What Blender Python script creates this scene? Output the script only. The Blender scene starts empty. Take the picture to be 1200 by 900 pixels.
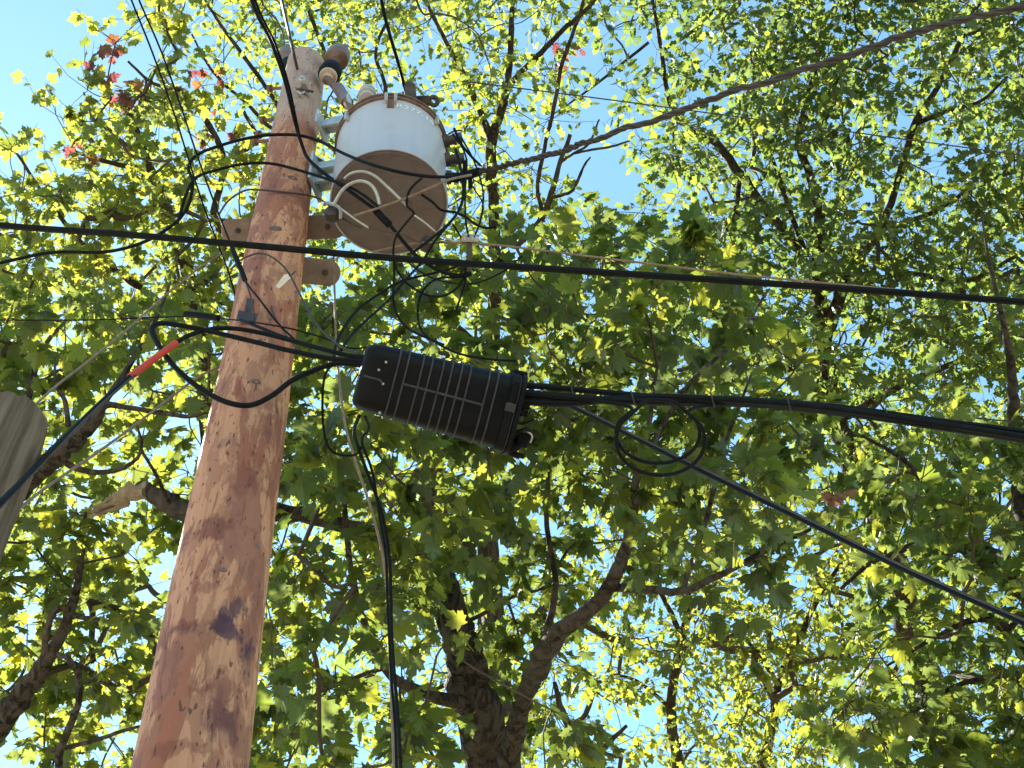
import bpy, math, random
import numpy as np
from mathutils import Matrix, Vector

random.seed(7)
RNG = np.random.default_rng(11)
SC = bpy.context.scene
COL = SC.collection
R = math.radians

# ------------------------------------------------------------------ camera
F_PX, PITCH, ROLL, CAM_Z = 1500.0, R(55), R(-6), 1.6
_F = np.array([0, math.cos(PITCH), math.sin(PITCH)])
_R0 = np.array([1.0, 0, 0])
_U0 = np.cross(_R0, _F)
_RX = math.cos(ROLL) * _R0 + math.sin(ROLL) * _U0
_UX = -math.sin(ROLL) * _R0 + math.cos(ROLL) * _U0
CAM = np.array([0, 0, CAM_Z])

cd = bpy.data.cameras.new('camera')
cam = bpy.data.objects.new('camera', cd)
COL.objects.link(cam)
cd.sensor_width = 36.0
cd.lens = 36.0 * F_PX / 1200.0
cd.clip_start, cd.clip_end = 0.05, 3000
cam.matrix_world = Matrix([[_RX[i], _UX[i], -_F[i], CAM[i]] for i in range(3)] + [[0, 0, 0, 1]])
SC.camera = cam

# ------------------------------------------------------------------ light
SUN_EL, SUN_AZ = R(50), R(-38)          # azimuth clockwise from +Y: the sun is ahead, to the left
world = bpy.data.worlds.new("World")
SC.world = world
world.use_nodes = True
wn = world.node_tree
sky = wn.nodes.new('ShaderNodeTexSky')
sky.sky_type = 'NISHITA'
sky.sun_disc = False
sky.sun_elevation, sky.sun_rotation = SUN_EL, SUN_AZ
sky.air_density, sky.dust_density, sky.ozone_density = 1.0, 0.08, 0.5
wb = wn.nodes.new('ShaderNodeMix'); wb.data_type = 'RGBA'; wb.blend_type = 'MULTIPLY'   # the phone's cool-cyan white balance
wb.inputs[0].default_value = 1.0; wb.inputs[7].default_value = (0.84, 1.06, 0.94, 1)
wn.links.new(sky.outputs[0], wb.inputs[6])
wn.links.new(wb.outputs[2], wn.nodes['Background'].inputs[0])
wn.nodes['Background'].inputs[1].default_value = 0.074
sd = bpy.data.lights.new('sun', 'SUN')
sd.energy, sd.angle, sd.color = 5.0, R(0.5), (1.0, 0.95, 0.86)
so = bpy.data.objects.new('sun', sd)
COL.objects.link(so)
_sv = Vector((math.sin(SUN_AZ) * math.cos(SUN_EL), math.cos(SUN_AZ) * math.cos(SUN_EL), math.sin(SUN_EL)))
so.rotation_euler = _sv.to_track_quat('Z', 'Y').to_euler()
so.location = (0, 0, 30)
SC.view_settings.view_transform = 'Standard'
SC.view_settings.look = 'None'
SC.view_settings.exposure = 2.3
SC.view_settings.gamma = 1.0
SC.cycles.max_bounces = 10
SC.cycles.transmission_bounces = 6

# ------------------------------------------------------------------ helpers
def P(u, v, d):
    return CAM + d * (_F + (u - 600) / F_PX * _RX + (450 - v) / F_PX * _UX)

def proj(p):
    q = np.asarray(p) - CAM
    d = q @ _F
    return 600 + F_PX * (q @ _RX) / d, 450 - F_PX * (q @ _UX) / d, d

def nrm(a):
    a = np.asarray(a, float)
    return a / (np.linalg.norm(a) + 1e-12)

def smooth(pts, n=6):
    """Catmull-Rom through rows of any width"""
    p = np.asarray(pts, float)
    if len(p) < 3:
        return np.array([p[0] + (p[-1] - p[0]) * t for t in np.linspace(0, 1, n + 1)])
    q = np.vstack([2 * p[0] - p[1], p, 2 * p[-1] - p[-2]])
    out = []
    for i in range(1, len(q) - 2):
        a, b, c, d = q[i - 1], q[i], q[i + 1], q[i + 2]
        for k in range(n):
            t = k / n
            out.append(0.5 * (2 * b + (c - a) * t + (2 * a - 5 * b + 4 * c - d) * t * t + (3 * b - a - 3 * c + d) * t ** 3))
    out.append(p[-1])
    return np.array(out)

def frames(pts):
    n = len(pts)
    T = np.zeros((n, 3)); T[1:-1] = pts[2:] - pts[:-2]; T[0] = pts[1] - pts[0]; T[-1] = pts[-1] - pts[-2]
    T /= (np.linalg.norm(T, axis=1)[:, None] + 1e-12)
    a = np.array([0, 0, 1.0]) if abs(T[0][2]) < 0.9 else np.array([1.0, 0, 0])
    N = np.zeros((n, 3)); N[0] = nrm(np.cross(T[0], a))
    for i in range(1, n):
        w = N[i - 1] - T[i] * (N[i - 1] @ T[i]); N[i] = nrm(w)
    return T, N, np.cross(T, N)

class MB:
    def __init__(s): s.v = []; s.f = []; s.n = 0
    def add(s, v, f):
        v = np.asarray(v, float)
        s.v.append(v)
        s.f += [tuple(i + s.n for i in q) for q in f]
        s.n += len(v); return s
    def tube(s, pts, rad, n=8, cap=True, jit=0.0):
        pts = np.asarray(pts, float); m = len(pts)
        rad = np.full(m, rad) if np.isscalar(rad) else np.asarray(rad, float)
        T, N, B = frames(pts)
        an = np.arange(n) * 2 * math.pi / n
        ring = N[:, None, :] * np.cos(an)[None, :, None] + B[:, None, :] * np.sin(an)[None, :, None]
        rr = rad[:, None] * (1 + jit * RNG.standard_normal((m, n)))
        V = (pts[:, None, :] + ring * rr[:, :, None]).reshape(-1, 3)
        F = [(i * n + k, i * n + (k + 1) % n, (i + 1) * n + (k + 1) % n, (i + 1) * n + k) for i in range(m - 1) for k in range(n)]
        if cap:
            F += [tuple(range(n - 1, -1, -1)), tuple((m - 1) * n + k for k in range(n))]
        return s.add(V, F)
    def lathe(s, A, B, prof, n=20):
        """prof: (t along A->B, radius)"""
        A = np.asarray(A, float); B = np.asarray(B, float); ax = nrm(B - A)
        a = np.array([0, 0, 1.0]) if abs(ax[2]) < 0.9 else np.array([1.0, 0, 0])
        X = nrm(np.cross(ax, a)); Y = np.cross(ax, X)
        V = []; F = []
        for t, r in prof:
            c = A + (B - A) * t
            for k in range(n):
                th = 2 * math.pi * k / n
                V.append(c + r * (math.cos(th) * X + math.sin(th) * Y))
        m = len(prof)
        F = [(i * n + k, i * n + (k + 1) % n, (i + 1) * n + (k + 1) % n, (i + 1) * n + k) for i in range(m - 1) for k in range(n)]
        F += [tuple(range(n - 1, -1, -1)), tuple((m - 1) * n + k for k in range(n))]
        return s.add(V, F)
    def box(s, c, X, Y, Z):
        """centre and three half-axis vectors"""
        c, X, Y, Z = [np.asarray(q, float) for q in (c, X, Y, Z)]
        V = [c + i * X + j * Y + k * Z for i in (-1, 1) for j in (-1, 1) for k in (-1, 1)]
        return s.add(V, [(0, 1, 3, 2), (4, 6, 7, 5), (0, 4, 5, 1), (2, 3, 7, 6), (0, 2, 6, 4), (1, 5, 7, 3)])
    def extr(s, poly, nv):
        """extrude a planar polygon by the vector nv"""
        p = np.asarray(poly, float); n = len(p)
        F = [tuple(range(n - 1, -1, -1)), tuple(range(n, 2 * n))]
        F += [(i, (i + 1) % n, n + (i + 1) % n, n + i) for i in range(n)]
        return s.add(np.vstack([p, p + np.asarray(nv, float)]), F)
    def build(s, name, mat, parent=None, smooth=True, bevel=0, loc=None):
        V = np.vstack(s.v)
        base = np.array(parent['_b'] if parent is not None else (loc if loc is not None else (0, 0, 0)), float)
        me = bpy.data.meshes.new(name)
        me.from_pydata((V - base).tolist(), [], s.f)
        me.materials.append(mat)
        if smooth:
            me.polygons.foreach_set('use_smooth', [True] * len(me.polygons))
            try: me.set_sharp_from_angle(angle=R(40))
            except Exception: pass
        o = bpy.data.objects.new(name, me)
        COL.objects.link(o)
        if parent is not None: o.parent = parent
        else: o.location = base
        o['_b'] = [float(q) for q in base]
        if bevel:
            b = o.modifiers.new('bevel', 'BEVEL'); b.width = bevel; b.segments = 2; b.limit_method = 'ANGLE'
        return o

def tag(o, label=None, cat=None, group=None, kind=None):
    if label: o['label'] = label
    if cat: o['category'] = cat
    if group: o['group'] = group
    if kind: o['kind'] = kind
    return o

def empty(name, loc, label, cat, group=None):
    o = bpy.data.objects.new(name, None)
    COL.objects.link(o)
    o.location = [float(q) for q in loc]
    o['_b'] = [float(q) for q in loc]
    o.empty_display_size = 0.1
    return tag(o, label, cat, group)

# ------------------------------------------------------------------ materials
class NT:
    def __init__(s, name):
        s.m = bpy.data.materials.new(name); s.m.use_nodes = True
        s.t = s.m.node_tree; s.t.nodes.clear()
        s.out = s.N('ShaderNodeOutputMaterial')
    def N(s, typ, **kw):
        n = s.t.nodes.new(typ)
        for k, v in kw.items(): setattr(n, k, v)
        return n
    def L(s, a, b): s.t.links.new(a, b)
    def put(s, sock, v):
        if hasattr(v, 'is_linked') or hasattr(v, 'links'): s.L(v, sock)
        else: sock.default_value = v
    def coord(s): return s.N('ShaderNodeTexCoord').outputs['Object']
    def mapping(s, vec, scale, loc=(0, 0, 0)):
        n = s.N('ShaderNodeMapping'); s.L(vec, n.inputs[0]); n.inputs['Scale'].default_value = scale; n.inputs['Location'].default_value = loc
        return n.outputs[0]
    def noise(s, vec, scale, detail=4, rough=0.55, dist=0.0):
        n = s.N('ShaderNodeTexNoise'); s.L(vec, n.inputs['Vector'])
        n.inputs['Scale'].default_value = scale; n.inputs['Detail'].default_value = detail
        n.inputs['Roughness'].default_value = rough; n.inputs['Distortion'].default_value = dist
        return n.outputs[0]
    def ramp(s, f, stops, interp='LINEAR'):
        n = s.N('ShaderNodeValToRGB'); s.L(f, n.inputs[0]); r = n.color_ramp; r.interpolation = interp
        while len(r.elements) < len(stops): r.elements.new(0.5)
        for e, (p, c) in zip(r.elements, stops):
            e.position = p; e.color = (c, c, c, 1) if np.isscalar(c) else (*c, 1)
        return n.outputs[0]
    def mix(s, f, a, b, blend='MIX'):
        n = s.N('ShaderNodeMix', data_type='RGBA', blend_type=blend)
        s.put(n.inputs[0], f)
        for sock, v in ((n.inputs[6], a), (n.inputs[7], b)):
            if isinstance(v, tuple): sock.default_value = (*v, 1)
            else: s.L(v, sock)
        return n.outputs[2]
    def math(s, op, a, b=0.0, clamp=False):
        n = s.N('ShaderNodeMath', operation=op, use_clamp=clamp)
        s.put(n.inputs[0], a); s.put(n.inputs[1], b)
        return n.outputs[0]
    def bump(s, h, strength=0.5, dist=0.01):
        n = s.N('ShaderNodeBump'); s.L(h, n.inputs['Height']); n.inputs['Strength'].default_value = strength; n.inputs['Distance'].default_value = dist
        return n.outputs[0]
    def bsdf(s, col, rough=0.8, metal=0.0, normal=None, spec=0.4):
        b = s.N('ShaderNodeBsdfPrincipled')
        if isinstance(col, tuple): b.inputs['Base Color'].default_value = (*col, 1)
        else: s.L(col, b.inputs['Base Color'])
        s.put(b.inputs['Roughness'], rough); b.inputs['Metallic'].default_value = metal
        b.inputs['Specular IOR Level'].default_value = spec
        if normal is not None: s.L(normal, b.inputs['Normal'])
        s.L(b.outputs[0], s.out.inputs[0]); return s.m

def simple(name, c1, c2, scale=8, rough=0.7, metal=0.0, bump=0.2, dist=0.004, spec=0.4):
    t = NT(name); co = t.coord()
    n = t.noise(co, scale, 5, 0.6)
    c = t.mix(t.ramp(n, [(0.35, 0.0), (0.65, 1.0)]), c1, c2)
    return t.bsdf(c, rough, metal, t.bump(t.noise(co, scale * 6, 3), bump, dist), spec)

def leaf_mat():
    t = NT('leaf_tissue')
    a = t.N('ShaderNodeAttribute', attribute_name='tint')
    col = a.outputs['Color']
    lv = t.N('ShaderNodeAttribute', attribute_name='blade')          # position on the blade: veins fan out from the stalk
    sx = t.N('ShaderNodeSeparateXYZ'); t.L(lv.outputs['Vector'], sx.inputs[0])
    th = t.math('ARCTAN2', sx.outputs[0], sx.outputs[1])
    le = t.N('ShaderNodeVectorMath', operation='LENGTH'); t.L(lv.outputs['Vector'], le.inputs[0])
    dist = t.math('MULTIPLY', t.math('PINGPONG', th, 0.36), le.outputs['Value'])
    vein = t.ramp(dist, [(0.006, 1.0), (0.028, 0.0)])
    mott = t.noise(lv.outputs['Vector'], 7, 3)
    col = t.mix(t.math('MULTIPLY', vein, 0.55), col, t.mix(0.5, col, (.16, .17, .06)))
    tcol = t.mix(vein, col, (0.62, 0.62, 0.62), 'MULTIPLY')
    tcol = t.mix(0.8, tcol, t.ramp(mott, [(0.25, 0.72), (0.7, 1.0)]), 'MULTIPLY')
    hv = t.N('ShaderNodeHueSaturation'); t.L(tcol, hv.inputs['Color'])
    hv.inputs['Value'].default_value = 4.4; hv.inputs['Saturation'].default_value = 1.08; hv.inputs['Hue'].default_value = 0.471
    d = t.N('ShaderNodeBsdfDiffuse'); t.L(col, d.inputs[0])
    tr = t.N('ShaderNodeBsdfTranslucent'); t.L(hv.outputs[0], tr.inputs[0])
    g = t.N('ShaderNodeBsdfGlossy'); g.inputs['Roughness'].default_value = 0.42; g.inputs[0].default_value = (0.8, 0.85, 0.9, 1)
    m1 = t.N('ShaderNodeMixShader'); m1.inputs[0].default_value = 0.55
    t.L(d.outputs[0], m1.inputs[1]); t.L(tr.outputs[0], m1.inputs[2])
    m2 = t.N('ShaderNodeMixShader'); m2.inputs[0].default_value = 0.035
    t.L(m1.outputs[0], m2.inputs[1]); t.L(g.outputs[0], m2.inputs[2])
    t.L(m2.outputs[0], t.out.inputs[0])
    return t.m

def bark_mat(name, c1, c2, c3):
    t = NT(name); co = t.coord()
    st = t.mapping(co, (17, 17, 3.2))
    n = t.noise(st, 1.0, 6, 0.65, 0.8)
    big = t.noise(co, 1.3, 3)
    c = t.mix(t.ramp(n, [(0.42, 0.0), (0.56, 1.0)]), c1, c2)
    c = t.mix(t.ramp(big, [(0.5, 0.0), (0.7, 0.6)]), c, c3)
    return t.bsdf(c, 0.9, 0, t.bump(n, 1.0, 0.06), 0.2)

def pole_mat(z_pale, stains):
    t = NT('peeled_pole_wood'); co = t.coord()
    # flakes of the inner bark left on the peeled log
    w = t.mapping(co, (9.5, 9.5, 1.7))
    wob = t.noise(co, 9, 3)
    n1 = t.noise(w, 1.0, 7, 0.60, 0.6)
    n2 = t.noise(t.mapping(co, (13, 13, 4.0), (3, 1, 7)), 1.0, 6, 0.62, 0.5)
    n3 = t.noise(t.mapping(co, (5, 5, 1.6), (9, 4, 2)), 1.0, 6, 0.6, 0.4)
    grain = t.noise(t.mapping(co, (48, 48, 2.6)), 1.0, 6, 0.7)
    m1 = t.ramp(n1, [(0.515, 0.0), (0.56, 1.0)])
    m2 = t.ramp(n2, [(0.54, 0.0), (0.555, 1.0)])
    m3 = t.ramp(n3, [(0.57, 0.0), (0.595, 1.0)])
    tan = t.mix(t.ramp(grain, [(0.3, 0.0), (0.7, 1.0)]), (0.63, 0.295, 0.168), (0.48, 0.20, 0.11))
    c = t.mix(m1, tan, (0.37, 0.125, 0.072))
    c = t.mix(t.math('MULTIPLY', m2, 0.75), c, (0.36, 0.15, 0.085))
    c = t.mix(t.math('MULTIPLY', m3, 0.75), c, (0.28, 0.10, 0.07))
    # thin darker rim of each flake
    rim = t.ramp(n1, [(0.51, 0.0), (0.527, 1.0), (0.545, 0.0)])
    c = t.mix(t.math('MULTIPLY', rim, 0.30), c, (0.19, 0.08, 0.06))
    # cut and pecking marks
    f = t.noise(t.mapping(co, (60, 60, 19), (2, 8, 5)), 1.0, 1.5, 0.5)
    fm = t.ramp(f, [(0.66, 0.0), (0.69, 1.0)])
    c = t.mix(t.math('MULTIPLY', fm, 0.8), c, (0.09, 0.045, 0.035))
    # weathered, paler head of the pole
    z = t.N('ShaderNodeSeparateXYZ'); t.L(co, z.inputs[0])
    zz = t.math('ADD', z.outputs[2], t.math('MULTIPLY', t.math('SUBTRACT', wob, 0.5), 0.5))
    pm = t.N('ShaderNodeMapRange'); t.L(zz, pm.inputs[0])
    pm.inputs[1].default_value = z_pale - 0.25; pm.inputs[2].default_value = z_pale + 0.25
    pale = t.mix(t.ramp(grain, [(0.3, 0.0), (0.75, 1.0)]), (0.47, 0.335, 0.295), (0.33, 0.22, 0.19))
    pale = t.mix(t.math('MULTIPLY', fm, 0.75), pale, (0.14, 0.08, 0.07))
    c = t.mix(t.math('MULTIPLY', pm.outputs[0], 0.85), c, pale)
    # purple-black stains at given places
    n4 = t.noise(t.mapping(co, (16, 16, 7), (1, 5, 3)), 1.0, 6, 0.65, 0.5)
    for (p, r, hh, amt, scol) in stains:
        dv = t.N('ShaderNodeVectorMath', operation='SUBTRACT'); t.L(co, dv.inputs[0]); dv.inputs[1].default_value = p
        sc = t.N('ShaderNodeVectorMath', operation='MULTIPLY'); t.L(dv.outputs[0], sc.inputs[0]); sc.inputs[1].default_value = (1 / r, 1 / r, 1 / hh)
        le = t.N('ShaderNodeVectorMath', operation='LENGTH'); t.L(sc.outputs[0], le.inputs[0])
        dd = t.math('ADD', le.outputs['Value'], t.math('ADD', t.math('MULTIPLY', t.math('SUBTRACT', n2, 0.5), 2.6), t.math('MULTIPLY', t.math('SUBTRACT', n4, 0.5), 4.5)))
        sm = t.ramp(dd, [(0.45, 1.0), (1.05, 0.0)])
        c = t.mix(t.math('MULTIPLY', sm, amt), c, scol)
    h = t.math('ADD', t.math('MULTIPLY', m1, 0.6), t.math('ADD', t.math('MULTIPLY', grain, 0.35), t.math('MULTIPLY', fm, -0.8)))
    return t.bsdf(c, 0.72, 0, t.bump(h, 0.8, 0.006), 0.25)

def tank_mat():
    t = NT('weathered_white_enamel'); co = t.coord()
    s1 = t.noise(t.mapping(co, (14, 14, 1.2)), 1.0, 4, 0.6)
    s2 = t.noise(co, 5, 4)
    c = t.mix(t.ramp(s1, [(0.5, 0.0), (0.72, 0.5)]), (0.49, 0.455, 0.495), (0.39, 0.36, 0.385))
    c = t.mix(t.ramp(s2, [(0.62, 0.0), (0.74, 0.7)]), c, (0.46, 0.36, 0.32))
    return t.bsdf(c, 0.35, 0, t.bump(s2, 0.05, 0.01), 0.5)

M_LEAF = leaf_mat()
M_BARK = bark_mat('grey_brown_bark', (0.025, 0.019, 0.017), (0.105, 0.083, 0.075), (0.16, 0.13, 0.115))
M_BARK2 = bark_mat('brown_bark', (0.03, 0.022, 0.017), (0.085, 0.06, 0.045), (0.13, 0.10, 0.075))
M_TWIG = simple('twig_bark', (0.05, 0.036, 0.027), (0.10, 0.07, 0.05), 12, 0.85)
M_RAWWOOD = simple('split_wood', (0.45, 0.34, 0.24), (0.30, 0.21, 0.15), 18, 0.8)
M_RUBBER = simple('black_rubber', (0.005, 0.005, 0.006), (0.009, 0.009, 0.011), 20, 0.65, 0, 0.1, 0.001, 0.12)
M_PLASTIC = simple('black_moulded_plastic', (0.004, 0.0036, 0.005), (0.007, 0.006, 0.008), 14, 0.5, 0, 0.12, 0.001, 0.14)
M_RIB = simple('edge_lit_black_plastic', (0.034, 0.031, 0.036), (0.055, 0.05, 0.053), 30, 0.6, 0, 0.1, 0.001, 0.25)  # paler than the body: light catching the rib edges is put into the colour
M_TANWIRE = simple('weathered_copper_wire', (0.20, 0.13, 0.09), (0.30, 0.20, 0.14), 30, 0.6, 0.2)
M_ALWIRE = simple('dull_aluminium_wire', (0.42, 0.38, 0.34), (0.55, 0.50, 0.46), 30, 0.5, 0.4)
M_BROWNWIRE = simple('cable_highlight_brown', (0.040, 0.027, 0.024), (0.072, 0.050, 0.043), 20, 0.6)
M_GALV = simple('galvanised_steel', (0.38, 0.42, 0.44), (0.52, 0.55, 0.57), 22, 0.45, 0.55)
M_RUST = simple('rusty_steel', (0.11, 0.055, 0.04), (0.21, 0.115, 0.08), 22, 0.8)
M_DARKSTEEL = simple('dark_steel', (0.05, 0.04, 0.042), (0.10, 0.075, 0.07), 18, 0.6, 0.3)
M_PORC = simple('brown_glazed_porcelain', (0.12, 0.062, 0.045), (0.19, 0.105, 0.08), 9, 0.3, 0, 0.05, 0.002, 0.6)
M_PORCTAN = simple('tan_porcelain', (0.40, 0.27, 0.20), (0.52, 0.37, 0.28), 12, 0.45)
M_BEAM = simple('weathered_brown_timber', (0.15, 0.10, 0.085), (0.23, 0.16, 0.14), 9, 0.85)
def shaded_bottom_mat():
    t = NT('stained_shaded_bottom'); co = t.coord()  # tank bottom's shade and warm bounce painted into the brown; blotches are stains
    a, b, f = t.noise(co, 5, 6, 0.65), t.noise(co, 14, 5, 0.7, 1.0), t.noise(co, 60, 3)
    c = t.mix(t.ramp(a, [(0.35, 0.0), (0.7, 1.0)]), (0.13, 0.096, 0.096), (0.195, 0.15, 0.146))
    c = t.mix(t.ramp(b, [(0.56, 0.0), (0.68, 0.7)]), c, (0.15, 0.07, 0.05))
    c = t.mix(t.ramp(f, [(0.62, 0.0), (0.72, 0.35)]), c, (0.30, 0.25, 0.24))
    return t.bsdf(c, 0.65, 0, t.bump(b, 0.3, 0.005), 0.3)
M_SHADED_BOTTOM = shaded_bottom_mat()
M_ORANGE = simple('orange_plastic_sleeve', (0.62, 0.045, 0.012), (0.5, 0.035, 0.01), 12, 0.4)
M_WHITE = simple('white_plastic', (0.84, 0.83, 0.80), (0.88, 0.87, 0.85), 10, 0.5)
M_TANK = tank_mat()

def old_pole_mat():
    t = NT('grey_weathered_pole_wood'); co = t.coord()
    g = t.noise(t.mapping(co, (40, 40, 1.6)), 1.0, 6, 0.65, 0.4)
    b = t.noise(co, 3, 4)
    c = t.mix(t.ramp(g, [(0.35, 0.0), (0.65, 1.0)]), (0.10, 0.064, 0.042), (0.22, 0.15, 0.105))
    c = t.mix(t.ramp(b, [(0.5, 0.0), (0.7, 0.5)]), c, (0.13, 0.10, 0.07))
    k = t.noise(t.mapping(co, (26, 26, 0.9), (4, 2, 0)), 1.0, 2, 0.5)
    ck = t.ramp(k, [(0.66, 0.0), (0.69, 1.0)])
    c = t.mix(ck, c, (0.03, 0.02, 0.016))
    g = t.math('SUBTRACT', g, ck)
    return t.bsdf(c, 0.85, 0, t.bump(g, 0.9, 0.012), 0.2)
M_OLD = old_pole_mat()

# ------------------------------------------------------------------ ground
def ground():
    t = NT('grass_and_leaf_litter'); co = t.coord()
    n = t.noise(co, 0.6, 8, 0.6); n2 = t.noise(co, 30, 4)
    c = t.mix(t.ramp(n, [(0.4, 0.0), (0.62, 1.0)]), (0.07, 0.09, 0.03), (0.20, 0.15, 0.09))
    c = t.mix(t.ramp(n2, [(0.4, 0.0), (0.7, 0.6)]), c, (0.26, 0.19, 0.11))
    m = t.bsdf(c, 0.95, 0, t.bump(n2, 0.7, 0.03), 0.1)
    n_ = 40; X = np.linspace(-1, 1, n_); X = np.sign(X) * np.abs(X) ** 3 * 1500
    V = [(x, y, 0.0) for y in X for x in X]
    F = [(j * n_ + i, j * n_ + i + 1, (j + 1) * n_ + i + 1, (j + 1) * n_ + i) for j in range(n_ - 1) for i in range(n_ - 1)]
    tag(MB().add(V, F).build('ground', m, smooth=False), kind='structure')
ground()
def slab(name, x0, x1, y0, y1, z0, z1, mat):
    m = MB().box(((x0 + x1) / 2, (y0 + y1) / 2, (z0 + z1) / 2), ((x1 - x0) / 2, 0, 0), (0, (y1 - y0) / 2, 0), (0, 0, (z1 - z0) / 2))
    tag(m.build(name, mat, smooth=False), kind='structure')
slab('bounce_pavement', -150, 150, -1.6, 1.0, 0.0, 0.13, simple('bounce_concrete', (0.34, 0.33, 0.31), (0.42, 0.41, 0.39), 3, 0.9))  # unseen slab added under the camera to lift bounce light on undersides and leaves
slab('bounce_kerb', -150, 150, -1.8, -1.603, 0.0, 0.134, simple('bounce_kerb_concrete', (0.38, 0.37, 0.36), (0.45, 0.44, 0.43), 3, 0.9))
slab('bounce_road', -150, 150, -10.5, -1.803, 0.0, 0.006, simple('bounce_asphalt', (0.07, 0.07, 0.072), (0.11, 0.11, 0.112), 5, 0.9))  # unseen strip behind the camera, added to grey the bounce from the ground

# ------------------------------------------------------------------ the utility pole
Q0, Q1 = P(223, 900, 3.92), P(361, 62, 9.8)
AX = nrm(Q1 - Q0)
POLE_BASE = Q0 - AX * (Q0[2] / AX[2])
POLE_L = np.linalg.norm(Q1 - POLE_BASE)
HEAD = 0.0
S0 = np.linalg.norm(Q0 - POLE_BASE)
R0, R1 = 134 / 2 / F_PX * 3.92, 43 / 2 / F_PX * 9.8
def pole_r(s): return R0 + (R1 - R0) * (s - S0) / (POLE_L - S0)
def pole_d(v): return 1.0 / (1 / 9.8 + (v - 62) / 838.0 * (1 / 3.92 - 1 / 9.8))
def pole_s(v): return S0 + (POLE_L - S0) * (pole_d(v) - 3.92) / (9.8 - 3.92)
def pole_axis(v): return POLE_BASE + AX * pole_s(v)
def pole_front(u, v, lift=0.0):
    """point of the pole's surface seen at a pixel"""
    p = pole_axis(v); r = pole_r(pole_s(v)) + lift
    c = pole_d(v)
    for d in np.linspace(c - 3 * r, c, 120):
        q = P(u, v, d); w = q - POLE_BASE; w = w - AX * (w @ AX)
        if np.linalg.norm(w) <= r: return q
    return P(u, v, c - r)
QUAT = Vector(AX).to_track_quat('Z', 'Y')
def to_pole(p):
    return QUAT.inverted() @ Vector((np.asarray(p) - POLE_BASE).tolist())

pole = empty('utility_pole', POLE_BASE, 'tall peeled reddish wooden utility pole that carries the white transformer', 'utility pole')
PUR, RED = (0.075, 0.034, 0.05), (0.20, 0.058, 0.042)
st = [(tuple(to_pole(pole_front(u, v))), a, b, w, c_) for (u, v, a, b, w, c_) in (
    (250, 618, 0.13, 0.075, 0.8, RED), (285, 560, 0.10, 0.10, 0.6, RED), (235, 690, 0.09, 0.03, 0.5, RED), (300, 470, 0.11, 0.14, 0.5, RED),
    (215, 735, 0.17, 0.042, 0.75, RED), (255, 820, 0.07, 0.15, 0.7, RED), (285, 870, 0.09, 0.16, 0.6, RED), (205, 875, 0.12, 0.03, 0.5, RED),
    (270, 742, 0.125, 0.055, 0.85, PUR), (276, 712, 0.05, 0.07, 0.8, PUR), (292, 765, 0.06, 0.06, 0.6, PUR), (255, 845, 0.06, 0.12, 0.4, PUR), (225, 738, 0.10, 0.03, 0.35, PUR), (270, 518, 0.07, 0.05, 0.35, PUR))]
MP = pole_mat(pole_s(160), st)
HEAD = pole_s(77)
sh = MB()
ns, na = 90, 40
rows = []
for i in range(ns + 1):
    s = HEAD * (i / ns); r = pole_r(s)
    for k in range(na):
        th = 2 * math.pi * k / na
        rr = r * (1 + 0.010 * math.sin(3 * th + s * 1.7) + 0.008 * math.sin(5 * th - s * 3.1) + 0.004 * RNG.standard_normal())
        rows.append((rr * math.cos(th), rr * math.sin(th), s + (0.02 * math.cos(th) if i == ns else 0)))
F = [(i * na + k, i * na + (k + 1) % na, (i + 1) * na + (k + 1) % na, (i + 1) * na + k) for i in range(ns) for k in range(na)]
F += [tuple(range(na - 1, -1, -1)), tuple(ns * na + k for k in range(na))]
sh.add(rows, F)
me_o = sh.build('shaft', MP)
me_o.parent = pole
me_o.rotation_mode = 'QUATERNION'; me_o.rotation_quaternion = QUAT
# branch knots on the shaft
for (u, v, w) in ((300, 448, 6), (323, 268, 7), (343, 209, 6), (300, 640, 5), (262, 668, 4), (318, 400, 4)):
    q = pole_front(u, v); nv = nrm(q - (POLE_BASE + AX * ((q - POLE_BASE) @ AX)))
    r = w / F_PX * pole_d(v)
    MB().lathe(q - nv * 0.02, q + nv * 0.008, [(0, r), (0.75, r), (0.9, r * 0.8), (0.93, r * 0.45), (0.8, r * 0.2)], 12).build('knot', M_RUST if w > 5 else M_BEAM, pole)
# bolts through the head, seen on the left edge
for (u, v) in ((329, 103), (321, 140), (316, 157), (312, 165)):
    a = P(u + 4, v, pole_d(v)); b = P(u - 15, v + 1, pole_d(v) + 0.05)
    m = MB().lathe(a, b, [(0, .013), (0.8, .013), (0.8, .03), (0.97, .03), (0.97, .012), (1.0, .012)], 8)
    m.build('bolt', M_RUST, pole)
# steel strap plate the cables are tied to
q = pole_front(292, 372, 0.008); q2 = pole_front(297, 385, 0.008)
m = MB(); hx = nrm(np.cross(AX, nrm(q - CAM)))
m.box(q, hx * 0.055, AX * 0.05, nrm(q - CAM) * 0.012)
m.box(q + AX * 0.09 + hx * 0.01, hx * 0.018, AX * 0.09, nrm(q - CAM) * 0.010)
m.build('strap_plate', M_DARKSTEEL, pole, bevel=0.004)
# white tag
q = pole_front(329, 333, 0.02)
X = nrm(P(340, 322, 6.5) - P(318, 343, 6.5)); Z = nrm(q - CAM); Y = np.cross(Z, X)
pl = [q + X * a + Y * b for a, b in ((-0.07, 0.0), (-0.05, -0.006), (0.045, -0.022), (0.06, -0.012), (0.055, 0.012), (-0.05, 0.01))]
MB().extr(pl, Z * 0.006).build('tag', M_WHITE, pole, smooth=False)

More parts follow.
